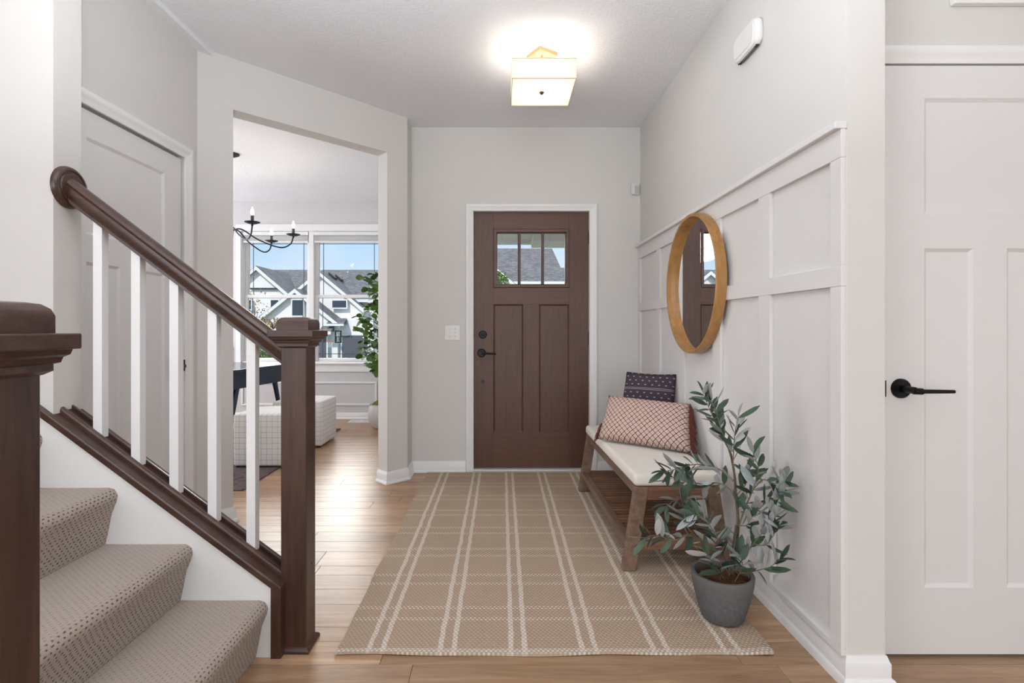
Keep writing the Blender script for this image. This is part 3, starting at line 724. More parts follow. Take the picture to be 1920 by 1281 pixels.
# ------------------------------------------------------------------ ceiling light
L = (.227, 2.975)
cl = thing('ceiling_light', 'square flush ceiling light with glowing cream shade and brass canopy', 'ceiling light', (L[0], L[1], 2.46))
cc = Vector((.230, 3.0, 0)); a33 = math.radians(33)
Mx = Matrix.Translation(cc) @ Matrix.Rotation(a33, 4, 'Z')
put('canopy', MB(Mx).box(-.0635, .0635, -.0635, .0635, CEIL-.022, CEIL-.0003), M['brass'], cl, bevel=.002)
put('stem', MB().tube([(L[0], L[1], CEIL-.022), (L[0], L[1], 2.462)], .006, 10), M['brass'], cl, smooth=True)
hw = .1725
mb = MB(); t2 = .003
for (a, b, c, d) in ((L[0]-hw, L[0]+hw, L[1]-hw, L[1]-hw+t2), (L[0]-hw, L[0]+hw, L[1]+hw-t2, L[1]+hw), (L[0]-hw, L[0]-hw+t2, L[1]-hw+t2, L[1]+hw-t2), (L[0]+hw-t2, L[0]+hw, L[1]-hw+t2, L[1]+hw-t2)):
    mb.box(a, b, c, d, 2.468, 2.578)
sh_ = put('lamp_shade', mb, M['shade'], cl)
mb = MB()
for z in (2.4665, 2.574):
    for (a, b, c, d) in ((L[0]-hw-.001, L[0]+hw+.001, L[1]-hw-.001, L[1]-hw+.002), (L[0]-hw-.001, L[0]+hw+.001, L[1]+hw-.002, L[1]+hw+.001), (L[0]-hw-.001, L[0]-hw+.002, L[1]-hw, L[1]+hw), (L[0]+hw-.002, L[0]+hw+.001, L[1]-hw, L[1]+hw)):
        mb.box(a, b, c, d, z, z+.005)
put('shade_band', mb, plain('tan shade trim', srgb(206, 190, 164), .8), sh_)
put('diffuser', B(L[0]-hw+.004, L[0]+hw-.004, L[1]-hw+.004, L[1]+hw-.004, 2.471, 2.474), M['diffuser'], cl)
put('finial', MB().lathe([(0, -.012), (.006, -.012), (.012, -.006), (.014, -.001), (.014, 0)], (L[0], L[1], 2.471), 'z', 20), M['bronze'], cl, smooth=True)
for k in range(3):
    a = 2*PI*k/3+.9; bx, by = L[0]+.085*math.cos(a), L[1]+.085*math.sin(a)
    put('light_bulb', MB().lathe([(.0, 2.50), (.018, 2.505), (.026, 2.525), (.022, 2.545), (.012, 2.56), (.012, 2.575)], (bx, by, 0), 'z', 16), M['bulb'], cl, smooth=True)
    light('ceiling_lamp_glow', 'POINT', (bx, by, 2.525), 5.2, (1, .93, .84), radius=.03).parent = None
# ------------------------------------------------------------------ small wall things
ch = thing('door_chime', 'white curved door chime box high on the right wall', 'door chime', (RW, 2.266, 2.315))
ys_, ye_ = 2.161, 2.371; pf = []
for k in range(13):
    tt = k/12; pf.append((ys_+(ye_-ys_)*tt, .040+.006*math.sin(PI*tt)))
def bulge(z, t_): return 0
cz0, cz1 = 2.312, 2.432
def chime_ring(e_, d_):
    out_ = []; n_ = 12
    cy_, cz_ = (ys_+ye_)/2, (cz0+cz1)/2; hy, hz = (ye_-ys_)/2-e_, (cz1-cz0)/2-e_
    for k in range(48):
        a = 2*PI*k/48; ca, sa = math.cos(a), math.sin(a); p = 5.0
        r = (abs(ca)**p+abs(sa)**p)**(-1/p); out_.append((RW-d_, cy_+hy*ca*r, cz_+hz*sa*r))
    return out_
mb = MB(); lv_ = [(.010, 0), (.002, .008), (0, .022), (.004, .034), (.012, .038)]
for a, b in zip(lv_, lv_[1:]): mb.loft(chime_ring(*a), chime_ring(*b), False)
mb.add(chime_ring(.012, .038), [tuple(range(48))])
put('chime_body', mb, M['plastic'], ch, smooth=True)
mb = MB(); mb.loft(chime_ring(.014, .037), chime_ring(.016, .041), False); mb.add(chime_ring(.016, .041), [tuple(range(48))])
put('chime_cover', mb, M['plastic'], ch)
mb = MB()
for rr_ in (.013, .021):
    for k in range(20): y_ = ys_+.022+k*.0085; mb.box(RW-rr_-.002, RW-rr_+.002, y_, y_+.006, cz0-.0006, cz0+.006)
g_ = put('sound_slot', mb, M['slot'], ch, kind='stuff')
ms = thing('motion_sensor', 'small white motion sensor in the front right corner above the panelling', 'motion sensor', (1.043, FW, 2.17))
Mx = Matrix.Translation((1.043, FW-.022, 0)) @ Matrix.Rotation(math.radians(28), 4, 'Z')
put('sensor_body', MB(Mx).box(-.032, .032, -.014, .016, 2.168, 2.254), M['plastic'], ms, bevel=.006)
put('sensor_lens', MB(Mx).box(-.02, .02, -.017, -.013, 2.178, 2.232), plain('frosted lens', srgb(205, 205, 205), .3), ms, bevel=.003)
sw = thing('light_switch', 'white double toggle light switch plate left of the entry door', 'light switch', (-.387, FW, 1.034))
put('switch_plate', B(-.448, -.328, FW-.006, FW-.0002, 1.034, 1.151), M['plastic'], sw, bevel=.003)
for q in (-.411, -.365):
    put('toggle', MB().box(q-.005, q+.005, FW-.008, FW-.005, 1.080, 1.104).prism([(FW-.006, 1.090), (FW-.016, 1.097), (FW-.016, 1.101), (FW-.006, 1.100)], 'x', q-.0035, q+.0035), M['plastic'], sw)
    for zz in (1.064, 1.121): put('screw', MB().lathe([(0, -.0008), (.0025, -.0006), (.003, 0)], (q, FW-.006, zz), 'y', 10), M['grey'], sw)
fp = thing('wall_frame', 'white framed panel on the wall above the closet door, top right corner', 'wall panel', (1.95, CY, 2.238))
fx0, fx1, fz0, fz1 = 1.542, 2.30, 2.236, 2.60
put('panel_face', B(fx0+.02, fx1-.02, CY-.010, CY-.0005, fz0+.02, fz1-.02), T, fp)
frame_mould('panel_frame', fp, fx0, fx1, fz0, fz1, CY-.0005, .03, .022)
vg = thing('wall_vent', 'white slotted vent low on the panelled wall behind the olive tree', 'vent', (RW, 2.16, .14))
VF = BX-.002
put('vent_plate', MB().box(VF-.004, RW-.004, 2.055, 2.072, .160, .322).box(VF-.004, RW-.004, 2.228, 2.245, .160, .322).box(VF-.004, RW-.004, 2.072, 2.228, .305, .322).box(VF-.004, RW-.004, 2.072, 2.228, .160, .175), WP, vg, bevel=.001)
put('vent_shade_back', B(VF+.010, RW-.004, 2.072, 2.228, .175, .305), plain('vent shadow', srgb(120, 116, 114), .8), vg)  # solid grey block, its colour standing in for shade behind the fins
for k in range(17):
    y_ = 2.076+k*.009; put('vent_fin', B(VF-.003, VF+.009, y_, y_+.0035, .175, .305), T, vg)
fr_ = thing('floor_register', 'white floor register in the dining room floor under the window', 'floor register', (-1.70, 6.31, 0))
put('register_frame', MB().box(-1.84, -1.57, 6.23, 6.25, 0, .005).box(-1.84, -1.57, 6.38, 6.40, 0, .005).box(-1.84, -1.82, 6.25, 6.38, 0, .005).box(-1.59, -1.57, 6.25, 6.38, 0, .005).box(-1.715, -1.695, 6.25, 6.38, 0, .005), T, fr_)
put('register_well', B(-1.82, -1.59, 6.25, 6.38, .0002, .001), M['slot'], fr_)
for k in range(10):
    y_ = 6.256+k*.0125; put('register_louver', B(-1.82, -1.59, y_, y_+.004, .001, .0045), T, fr_)
# ------------------------------------------------------------------ mirror
mi = thing('wall_mirror', 'round mirror in a deep honey wood frame on the panelled wall', 'mirror', (RW, 2.85, .99))
mc = (0, 2.85, 1.369); R = .378
fx = 1.016; bx_ = BX-.001
put('mirror_frame', MB().lathe([(R, bx_), (R, fx+.002), (R-.002, fx), (R-.014, fx), (R-.016, fx+.002), (R-.016, bx_-.004)], mc, 'x', 96, False), M['mirrorwood'], mi, smooth=True)
put('mirror_glass', MB().lathe([(0, bx_-.014), (R-.0165, bx_-.014)], mc, 'x', 96, False), M['mirror'], mi)
put('mirror_back', MB().lathe([(0, bx_-.008), (R-.0165, bx_-.008), (R-.0165, bx_), (0, bx_)], mc, 'x', 96, False), M['slot'], mi)
# ------------------------------------------------------------------ entry rug
rx0, rx1, ry0, ry1 = -.577, .935, 1.800, 4.062
mb = MB()
def rugz(u_, v_):
    x_ = rx0+(rx1-rx0)*u_; y_ = ry0+(ry1-ry0)*v_
    ed = min(u_, 1-u_, 1)*1.5
    wav = .004*math.sin(u_*9+1)+.003*math.sin(u_*23)
    x_ += (.004*math.sin(v_*17)+.003*math.sin(v_*41))*(1 if u_ in (0, 1) else .3)
    y_ += wav*(1-v_)**6
    lift = .006*max(0, (u_-.93)/.07)*max(0, 1-v_*9)+.002*max(0, 1-v_*14)*(0.5+.5*math.sin(u_*13))
    return x_, y_, .010+lift
nu, nv = 60, 50
mb.grid(lambda a, b: rugz(a, b), nu, nv)
def skirt(a0, b0, a1, b1, n_):
    top = [rugz(a0+(a1-a0)*k/n_, b0+(b1-b0)*k/n_) for k in range(n_+1)]
    vs = top+[(p[0], p[1], max(.0006, p[2]-.009)) for p in top]; mb.add(vs, [(k, k+1, n_+2+k, n_+1+k) for k in range(n_)])
    return vs
skirt(0, 0, 1, 0, nu); skirt(1, 0, 1, 1, nv); skirt(1, 1, 0, 1, nu); skirt(0, 1, 0, 0, nv)
mb.grid(lambda a, b: (lambda p: (p[0], p[1], max(.0006, p[2]-.009)))(rugz(a, b)), nu, nv)
put('area_rug', mb, M['rug'], None, 'large tan plaid rug with cream stripes leading to the entry door', 'rug', smooth=True)
# ------------------------------------------------------------------ bench
Mb = Matrix.Translation((.556, 2.400, .0125)) @ Matrix.Rotation(math.radians(1.43), 4, 'Z')
be = thing('entry_bench', 'low wooden bench with cream cushion and slatted shelf against the right wall', 'bench', (.81, 3.0, 0.0125))
BWd, BLn, LH = .508, 1.215, .386
sp_ = .06; lw = .060
for (ya, yb) in ((0, .045), (BLn-.045, BLn)):
    for side in (0, 1):
        pts = [(0, 0), (lw, 0), (sp_+lw, LH-.0), (sp_, LH)]
        if side: pts = [(BWd-a, b) for a, b in pts]
        put('leg', MB(Mb).prism(pts, 'y', ya, yb), M['benchwood'], be, bevel=.003)
    put('end_rail', MB(Mb).prism([(sp_+lw-.007, LH-.062), (BWd-sp_-lw+.007, LH-.062), (BWd-sp_-lw, LH), (sp_+lw, LH)], 'y', ya+.001, yb-.001), M['benchslat'], be, bevel=.002)
    e_ = .019
    put('shelf_end_rail', MB(Mb).box(e_+lw-.002, BWd-e_-lw+.002, ya+.005, yb-.005, .095, .133), M['benchslat'], be, bevel=.002)
for side in (0, 1):
    f_ = (lambda a: BWd-a) if side else (lambda a: a)
    a, b = sorted((f_(.062), f_(.088))); put('seat_rail', MB(Mb).box(a, b, .045, BLn-.045, LH-.044, LH), M['benchwood'], be, bevel=.002)
    a, b = sorted((f_(.022), f_(.055))); put('shelf_rail', MB(Mb).box(a, b, .045, BLn-.045, .095, .133), M['benchwood'], be, bevel=.002)
ns = 26
for k in range(ns):
    y_ = .055+k*(BLn-.11-.028)/(ns-1)
    put('shelf_slat', MB(Mb).box(.052, BWd-.052, y_, y_+.025, .110, .124), M['benchslat'], be, bevel=.002, seg=1)
# cushion with soft edges
def soft_box(mbx, x0, x1, y0, y1, z0, z1, p=7, n=28, crown=.004):
    cx, cy, cz = (x0+x1)/2, (y0+y1)/2, (z0+z1)/2; hx, hy, hz = (x1-x0)/2, (y1-y0)/2, (z1-z0)/2
    R_ = .022
    def rr(e_):
        pts = []; ax, ay = hx-e_, hy-e_; r_ = max(R_-e_, .004)
        for (sx, sy, a0) in ((1, 1, 0), (-1, 1, PI/2), (-1, -1, PI), (1, -1, 1.5*PI)):
            for k in range(5): a = a0+k*PI/8; pts.append((cx+sx*(ax-r_)+r_*math.cos(a), cy+sy*(ay-r_)+r_*math.sin(a)))
        return pts
    lv2 = []; r2 = min(.020, hz*.8)
    for k in range(5): a = k*PI/8; lv2.append((r2*(1-math.sin(a)), z0+r2*(1-math.cos(a))))
    for k in range(5): a = k*PI/8; lv2.append((r2*(1-math.cos(a)), z1-r2*(1-math.sin(a))))
    for (a, za), (b, zb) in zip(lv2, lv2[1:]): mbx.loft([(*p_, za) for p_ in rr(a)], [(*p_, zb) for p_ in rr(b)], False)
    top = rr(r2); mbx.add([(*p_, z1) for p_ in top], [tuple(range(len(top)))]); mbx.add([(*p_, z0) for p_ in top], [tuple(range(len(top)))])
mb = MB(Mb); soft_box(mb, .052, BWd-.052, -.004, BLn+.004, LH+.001, LH+.060)
put('cushion', mb, M['linen'], be, smooth=True)
# ------------------------------------------------------------------ throw pillows
def pillow(name, bl_, br_, tr_, tl_, thick, mat, label, flip=1, rows_=16, pinch=.05, back=.5):
    bl_, br_, tr_, tl_ = map(Vector, (bl_, br_, tr_, tl_))
    W_ = ((br_-bl_).length+(tr_-tl_).length)/2; H_ = ((tl_-bl_).length+(tr_-br_).length)/2
    n_ = ((br_-bl_).cross(tl_-bl_)).normalized()*flip
    def P(u_, v_, s_):
        a, b = 2*u_-1, 2*v_-1
        uu = .5+.5*a*(1-pinch*(1-b*b)*abs(a)**3); vv = .5+.5*b*(1-pinch*(1-a*a)*abs(b)**3)
        q = bl_*(1-uu)*(1-vv)+br_*uu*(1-vv)+tr_*uu*vv+tl_*(1-uu)*vv
        t_ = max(0, (1-a**4))**.55*max(0, (1-b**4))**.55
        t_ += .05*math.sin(7*u_+3*v_)*math.sin(5*v_+1)*t_
        return q+n_*thick*t_*s_
    mb = MB(); nu_ = 28
    mb.grid(lambda a, b: P(a, b, 1), nu_, rows_, lambda a, b: (a*W_, b*H_))
    mb.grid(lambda a, b: P(1-a, b, -back), nu_, rows_, lambda a, b: ((1-a)*W_, b*H_))
    return put(name, mb, mat, None, label, 'pillow', smooth='all'), P, n_
zc = .0125+LH+.061
p2, _, _ = pillow('throw_pillow', (.735, 3.36, zc+.012), (1.050, 3.19, zc+.012), at(1273, 702, 3.245)-Vector((.015, 0, 0)), at(1175, 697, 3.42), .055, M['dots'],
                  'square plum grey throw pillow with pale dashes standing behind the lattice pillow', 1, pinch=.04, back=.35)
lb, rb, rt, lt = (.565, 3.10, zc+.012), (1.000, 2.755, zc+.010), (1.052, 2.925, .705), (.662, 3.235, .712)
p1, PF, n1 = pillow('lumbar_pillow', lb, rb, rt, lt, .062, M['lattice'], 'oblong pink lumbar pillow with rust lattice print lying on the bench cushion', 1, pinch=.03, back=.5)
mb = MB(); rnd = random.Random(3)
for k in range(150):
    v_ = k/149; p = PF(1.0, v_, 0)
    d = Vector((.5, -.12, -.75)).normalized()
    ln = rnd.uniform(.045, .075); sd = Vector((rnd.uniform(-.4, .4), rnd.uniform(-.5, .3), 0))
    q = p+(d+sd*.35)*ln*.5; r_ = p+(Vector((.2, -.1, -1))+sd*.5).normalized()*ln+Vector((.014, -.008, 0))
    if r_.x > 1.064: r_.x = 1.064
    if q.x > 1.064: q.x = 1.064
    if r_.z < zc+.002: r_.z = zc+.002
    mb.tube([p, q, r_], [.0028, .0022, .0012], 4)
for k in range(26):
    v_ = k/25*.35; p = PF(0.0, v_, 0)
    q = p+Vector((-.012+rnd.uniform(-.012, .006), -.012, -.004)); r_ = q+Vector((rnd.uniform(-.012, .004), -.006, -.030+rnd.uniform(-.01, .01)))
    mb.tube([p, q, r_], [.0028, .0022, .0012], 4)
put('fringe', mb, M['fringe'], p1, kind='stuff', label='rust brown fringe')
# ------------------------------------------------------------------ olive tree in concrete pot
ot = thing('olive_tree', 'small olive tree in a rough charcoal pot on the rug corner', 'potted plant', (.852, 2.02, .0125))
pc = (.852, 2.02, .0125)
PHt = .176
put('pot', MB().lathe([(0, 0), (.068, 0), (.077, .006), (.094, .060), (.106, .110), (.113, .150), (.115, PHt-.004), (.113, PHt), (.103, PHt), (.100, PHt-.006), (.098, PHt-.03), (0, PHt-.035)], pc, 'z', 48, False), M['pot'], ot, smooth=True)
mb = MB(); rnd = random.Random(5)
mb.lathe([(0, PHt-.014), (.05, PHt-.018), (.085, PHt-.024), (.0985, PHt-.030)], pc, 'z', 24, False)
for k in range(220):
    a = rnd.uniform(0, 2*PI); r_ = .095*math.sqrt(rnd.random()); p = Vector((pc[0]+r_*math.cos(a), pc[1]+r_*math.sin(a), pc[2]+PHt-.018-.05*r_))
    d = Vector((rnd.uniform(-1, 1), rnd.uniform(-1, 1), rnd.uniform(.1, .8)))*.012; mb.tube([p, p+d], [.0015, .001], 4)
put('moss', mb, M['cocofibre'], ot, kind='stuff')
def spline(pts, n_=6):
    out_ = []; P_ = [pts[0]]+list(pts)+[pts[-1]]
    for i_ in range(1, len(P_)-2):
        p0, p1_, p2_, p3 = P_[i_-1:i_+3]
        for k in range(n_):
            t_ = k/n_; out_.append(.5*((2*p1_)+(p2_-p0)*t_+(2*p0-5*p1_+4*p2_-p3)*t_*t_+(3*p1_-p0-3*p2_+p3)*t_**3))
    out_.append(pts[-1]); return out_
XM = 1.060
def cl_(v): v = Vector(v); v.x = min(v.x, XM); return v
branches = [  # (px,py,Y) points, base radius, leaves
 ([(1372, 1092, 2.03), (1378, 1040, 2.03), (1384, 985, 2.03), (1380, 930, 2.04), (1377, 890, 2.05), (1370, 850, 2.06)], .0062, 3, 'trunk'),
 ([(1366, 1092, 2.02), (1372, 1040, 2.02), (1380, 985, 2.02)], .005, 0, 'trunk'),
 ([(1370, 850, 2.06), (1352, 815, 2.07), (1338, 785, 2.08), (1326, 757, 2.09), (1318, 738, 2.09)], .003, 13, 'branch'),
 ([(1371, 860, 2.06), (1362, 830, 2.05), (1350, 800, 2.05), (1343, 772, 2.05), (1335, 752, 2.05)], .0025, 9, 'branch'),
 ([(1374, 875, 2.05), (1376, 840, 2.02), (1378, 812, 2.0), (1385, 782, 2.0)], .0025, 10, 'branch'),
 ([(1380, 940, 2.04), (1366, 915, 2.08), (1340, 905, 2.14), (1312, 914, 2.18), (1290, 905, 2.2), (1262, 895, 2.2)], .003, 17, 'branch'),
 ([(1378, 905, 2.04), (1352, 882, 2.1), (1322, 872, 2.15), (1296, 872, 2.18), (1268, 880, 2.2), (1245, 884, 2.2)], .003, 17, 'branch'),
 ([(1290, 905, 2.2), (1285, 930, 2.17), (1262, 940, 2.15), (1248, 950, 2.15)], .002, 6, 'branch'),
 ([(1368, 1075, 2.03), (1330, 1030, 2.05), (1290, 990, 2.08), (1284, 960, 2.1), (1290, 930, 2.12)], .0028, 14, 'branch'),
 ([(1330, 1030, 2.05), (1296, 1005, 2.02), (1262, 1013, 2.0), (1232, 1004, 1.98), (1210, 1008, 1.97)], .0025, 14, 'branch'),
 ([(1368, 1070, 2.02), (1345, 1010, 1.97), (1322, 975, 1.95), (1300, 965, 1.95)], .0025, 14, 'branch'),
 ([(1384, 990, 2.03), (1398, 950, 2.0), (1412, 918, 1.97), (1422, 880, 1.95), (1412, 850, 1.94)], .003, 13, 'branch'),
 ([(1412, 918, 1.97), (1430, 900, 1.93), (1445, 905, 1.91), (1462, 912, 1.89), (1468, 900, 1.88)], .0025, 12, 'branch'),
 ([(1390, 960, 2.02), (1415, 960, 1.96), (1440, 940, 1.92), (1460, 935, 1.89), (1466, 915, 1.88)], .0025, 13, 'branch'),
 ([(1378, 1070, 2.02), (1412, 1020, 1.97), (1438, 990, 1.93), (1455, 965, 1.90)], .003, 14, 'branch'),
 ([(1412, 1020, 1.97), (1436, 1022, 1.94), (1452, 1000, 1.92), (1462, 985, 1.90)], .0022, 8, 'branch'),
 ([(1388, 1076, 2.01), (1420, 1070, 1.96), (1446, 1062, 1.92), (1462, 1048, 1.90)], .0025, 9, 'branch'),
 ([(1360, 1090, 1.99), (1340, 1060, 1.96), (1325, 1040, 1.94)], .002, 7, 'branch'),
 ([(1376, 1094, 1.98), (1392, 1062, 1.95), (1386, 1040, 1.95)], .002, 7, 'branch'),
 ([(1350, 1094, 2.0), (1352, 1060, 1.98), (1340, 1015, 1.98)], .002, 8, 'branch'),
 ([(1380, 930, 2.04), (1400, 905, 2.06), (1402, 880, 2.06)], .0022, 8, 'branch'),
 ([(1382, 985, 2.03), (1400, 985, 1.98), (1410, 968, 1.95)], .002, 7, 'branch'),
]
leaf_src = []
def olive_leaf(L_, Wd, bend, cup):
    mb = MB(); mb.open = True; n_ = 5; vs = []; fs = []
    for i_ in range(n_+1):
        t_ = i_/n_; w2 = Wd*math.sin(PI*min(1, t_*.9+.05))**.6 if 0 < i_ < n_ else Wd*.08
        x_ = L_*t_; z_ = bend*L_*t_*t_; w2 *= 1.0
        vs += [(x_, -w2/2, z_+cup*w2), (x_, 0, z_), (x_, w2/2, z_+cup*w2)]
    for i_ in range(n_):
        a = i_*3; fs += [(a, a+3, a+4, a+1), (a+1, a+4, a+5, a+2)]
    mb.add(vs, fs); return mb
rnd = random.Random(11); nleaf = 0
def place_leaf(parent, srcs, mat, p, d, roll, sc, mk):
    global nleaf
    d = d.normalized(); z_ = Vector((0, 0, 1))
    if abs(d.dot(z_)) > .96: z_ = Vector((0, 1, 0))
    y_ = z_.cross(d).normalized(); z_ = d.cross(y_)
    nn_ = Matrix.Rotation(roll, 3, d) @ z_
    if nn_.dot(Vector((0, -1, .45))) < 0 and rnd.random() < .22: roll = -roll if (Matrix.Rotation(-roll, 3, d) @ z_).dot(Vector((0, -1, .45))) > 0 else roll+PI
    R_ = Matrix((d, y_, z_)).transposed().to_4x4() @ Matrix.Rotation(roll, 4, 'X')
    idx = rnd.randrange(5)
    key = (id(srcs), idx)
    if len(srcs) <= idx: 
        while len(srcs) <= idx: srcs.append(None)
    if srcs[idx] is None:
        o = put('leaf', mk(idx), mat, parent, origin=(0, 0, 0), smooth='all'); srcs[idx] = o
    else: o = srcs[idx].copy(); C.objects.link(o)
    o.location = p-WL[parent.name]; o.rotation_euler = R_.to_euler(); o.scale = (sc, sc, sc); nleaf += 1
    return o
mk_ol = lambda i_: olive_leaf((.072, .066, .078, .060, .074)[i_], (.023, .025, .022, .021, .026)[i_], (.12, -.15, .2, -.05, .3)[i_], (.12, .2, .1, .25, .15)[i_])
def hits(p):   # keep foliage clear of wall, pot and bench
    if p.x > XM: return True
    if p.z < .195 and math.hypot(p.x-pc[0], p.y-pc[1]) < .13: return True
    if p.y > 2.385 and p.z < .50: return True
    return False
for pts, r_, nl, kind_ in branches:
    P_ = [cl_(at(*q)) for q in pts]; sp2 = spline(P_, 6)
    rad = [r_*(1-.6*i_/(len(sp2)-1)) for i_ in range(len(sp2))]
    if kind_ == 'trunk': rad = [r_*(1-.35*i_/(len(sp2)-1)) for i_ in range(len(sp2))]
    put(kind_, MB().tube(sp2, rad, 6), M['bark'] if kind_ == 'trunk' else M['twig'], ot, smooth=True)
    nl = int(round(nl*1.22))
    for k in range(nl):
        f = .22+.78*(k+.5)/nl; f = min(f, .999); fi = f*(len(sp2)-1); i0 = int(fi); p = sp2[i0].lerp(sp2[min(i0+1, len(sp2)-1)], fi-i0)
        tg = (sp2[min(i0+1, len(sp2)-1)]-sp2[max(i0-1, 0)]).normalized()
        for tr in range(14):
            a = (k % 2)*PI+rnd.uniform(-1.1, 1.1); side = tg.cross(Vector((rnd.uniform(-.4, .4), -1, rnd.uniform(-.4, .4)))).normalized()
            side = Matrix.Rotation(rnd.uniform(-.9, .9), 3, tg) @ (side if k % 2 else -side)
            d = (tg*rnd.uniform(.35, 1.0)+side*rnd.uniform(.5, 1.0)+Vector((0, 0, rnd.uniform(-.35, .3)))).normalized()
            sc = rnd.uniform(.85, 1.25)
            if not hits(p+d*.08*sc) and not hits(p+d*.04*sc): 
                place_leaf(ot, leaf_src, M['olive'], p, d, rnd.uniform(-.95, .95)+(PI if rnd.random() < .20 else 0), sc, mk_ol); break
    # tip leaf
    if nl:
        tg = (sp2[-1]-sp2[-2]).normalized()
        if not hits(sp2[-1]+tg*.07): place_leaf(ot, leaf_src, M['olive'], sp2[-1], tg, rnd.uniform(-1, 1), .95, mk_ol)
print('olive leaves', nleaf); nleaf = 0

# ------------------------------------------------------------------ dining room things
put('dining_rug', B(-4.1, -1.795, 3.62, 5.83, .0003, .008), M['drug'], None, 'dark purple grey rug under the dining table and ottomans', 'rug', bevel=.002)
def ottoman(X0, Y0, label):
    s_ = .462; x0, x1, y0, y1 = X0, X0+s_, Y0, Y0+.455; t_ = thing('ottoman', label, 'ottoman', ((x0+x1)/2, (y0+y1)/2, .008), group='checked cube ottomans')
    z0, z1 = .016, .437; N_ = 8; mb = MB()
    def face(fn, ulen, vlen, off=0): mb.grid(fn, N_, N_, lambda a, b: (a*ulen+off, b*vlen))
    c = ((x0+x1)/2, (y0+y1)/2, (z0+z1)/2); h = ((x1-x0)/2, (y1-y0)/2, (z1-z0)/2)
    def rnd_(p):
        r_ = .022; q = [max(-h[i]+r_, min(h[i]-r_, p[i]-c[i])) for i in range(3)]; d_ = Vector((p[0]-c[0]-q[0], p[1]-c[1]-q[1], p[2]-c[2]-q[2]))
        if d_.length > 1e-9: d_ = d_.normalized()*r_
        v = Vector((c[0]+q[0]+d_.x, c[1]+q[1]+d_.y, c[2]+q[2]+d_.z))
        # crowned seat
        a, b = (p[0]-c[0])/h[0], (p[1]-c[1])/h[1]
        if p[2] > c[2]+h[2]-.001: v.z += .014*(1-a*a)*(1-b*b)
        return v
    cs = lambda t0: (0, .02, .05, .25, .5, .75, .95, .98, 1)[round(t0*8)]
    face(lambda a, b: rnd_((x0+(x1-x0)*cs(a), y0, z0+(z1-z0)*cs(b))), 1, 1)
    mb2 = MB()
    def F2(fn, ul, vl): mb2.grid(lambda a, b: rnd_(fn(cs(a), cs(b))), 8, 8, lambda a, b: (cs(a)*ul, cs(b)*vl))
    F2(lambda a, b: (x0+(x1-x0)*a, y0, z0+(z1-z0)*b), s_, z1-z0); F2(lambda a, b: (x1-(x1-x0)*a, y1, z0+(z1-z0)*b), s_, z1-z0)
    F2(lambda a, b: (x1, y0+(y1-y0)*a, z0+(z1-z0)*b), s_, z1-z0); F2(lambda a, b: (x0, y1-(y1-y0)*a, z0+(z1-z0)*b), s_, z1-z0)
    F2(lambda a, b: (x0+(x1-x0)*a, y0+(y1-y0)*b, z1), s_, s_); F2(lambda a, b: (x0+(x1-x0)*a, y1-(y1-y0)*b, z0), s_, s_)
    put('cushioned_body', mb2, M['grid'], t_, smooth='all')
    for (a, b) in ((x0+.03, y0+.03), (x1-.03, y0+.03), (x0+.03, y1-.03), (x1-.03, y1-.03)):
        put('foot', MB().lathe([(0, .0082), (.014, .0082), (.016, .018), (0, .018)], (a, b, 0), 'z', 12, False), M['black'], t_)
    return t_
ottoman(-2.162, 4.195, 'white checked cube ottoman nearer the stair railing, partly behind the far newel')
ottoman(-2.155, 4.905, 'white checked cube ottoman farther back, right side facing the walkway')
# dining table
tb = thing('dining_table', 'navy dining table with deep apron and splayed legs seen through the opening', 'table', (-2.8, 5.1, .008))
vd = Vector((.16, .987, 0)).normalized(); ud = Vector((-vd.y, vd.x, 0))
Pn = Vector((-2.345, 5.0, 0))
Mt = Matrix(((ud.x, vd.x, 0, Pn.x), (ud.y, vd.y, 0, Pn.y), (0, 0, 1, 0), (0, 0, 0, 1)))
ya, yb, wdt = -.50, .66, .95
put('table_top', MB(Mt).box(0, wdt, ya, yb, .728, .752), M['navy'], tb, bevel=.004)
put('apron', MB(Mt).box(.012, .032, ya+.012, yb-.012, .575, .728).box(wdt-.032, wdt-.012, ya+.012, yb-.012, .575, .728).box(.032, wdt-.032, ya+.012, ya+.032, .575, .728).box(.032, wdt-.032, yb-.032, yb-.012, .575, .728), M['navy'], tb)
for (x_, y_, dx, dy) in ((.055, ya+.29, -.01, -.16), (.055, yb-.29, -.01, .16), (wdt-.055, ya+.29, .01, -.16), (wdt-.055, yb-.29, .01, .16)):
    put('leg', MB(Mt).tube([(x_, y_, .60), (x_+dx, y_+dy, .0125)], [.026, .014], 12), M['navy'], tb, smooth=True)
# chandelier
hc = Vector((-2.46, 4.72, 0)); zd = 1.99
chd = thing('chandelier', 'dark iron chandelier with lit candle bulbs in the dining room', 'chandelier', (hc.x, hc.y, 2.0))
put('canopy', MB().lathe([(0, CEIL-.03), (.03, CEIL-.028), (.062, CEIL-.012), (.066, CEIL-.0003)], (hc.x+.02, hc.y, 0), 'z', 24), M['iron'], chd, smooth=True)
mb = MB()
for k in range(10):
    z = CEIL-.05-k*.030; ring = []
    for q in range(13):
        a = 2*PI*q/12; rr_ = (.009*math.cos(a), .019*math.sin(a))
        ring.append((hc.x+.02+(rr_[0] if k % 2 else 0), hc.y+(0 if k % 2 else rr_[0]), z+rr_[1]))
    mb.tube(ring, .002, 5, False)
put('chain', mb, M['iron'], chd, kind='stuff')
put('hub', MB().lathe([(0, 2.36), (.012, 2.355), (.010, 2.20), (.022, 2.12), (.014, 2.06), (.035, 2.01), (.03, 1.95), (.012, 1.90), (0, 1.88)], (hc.x, hc.y, 0), 'z', 20), M['iron'], chd, smooth=True)
tips = [at(473, 418, 4.279), at(550, 441, 4.844), at(509, 453, 5.20)]
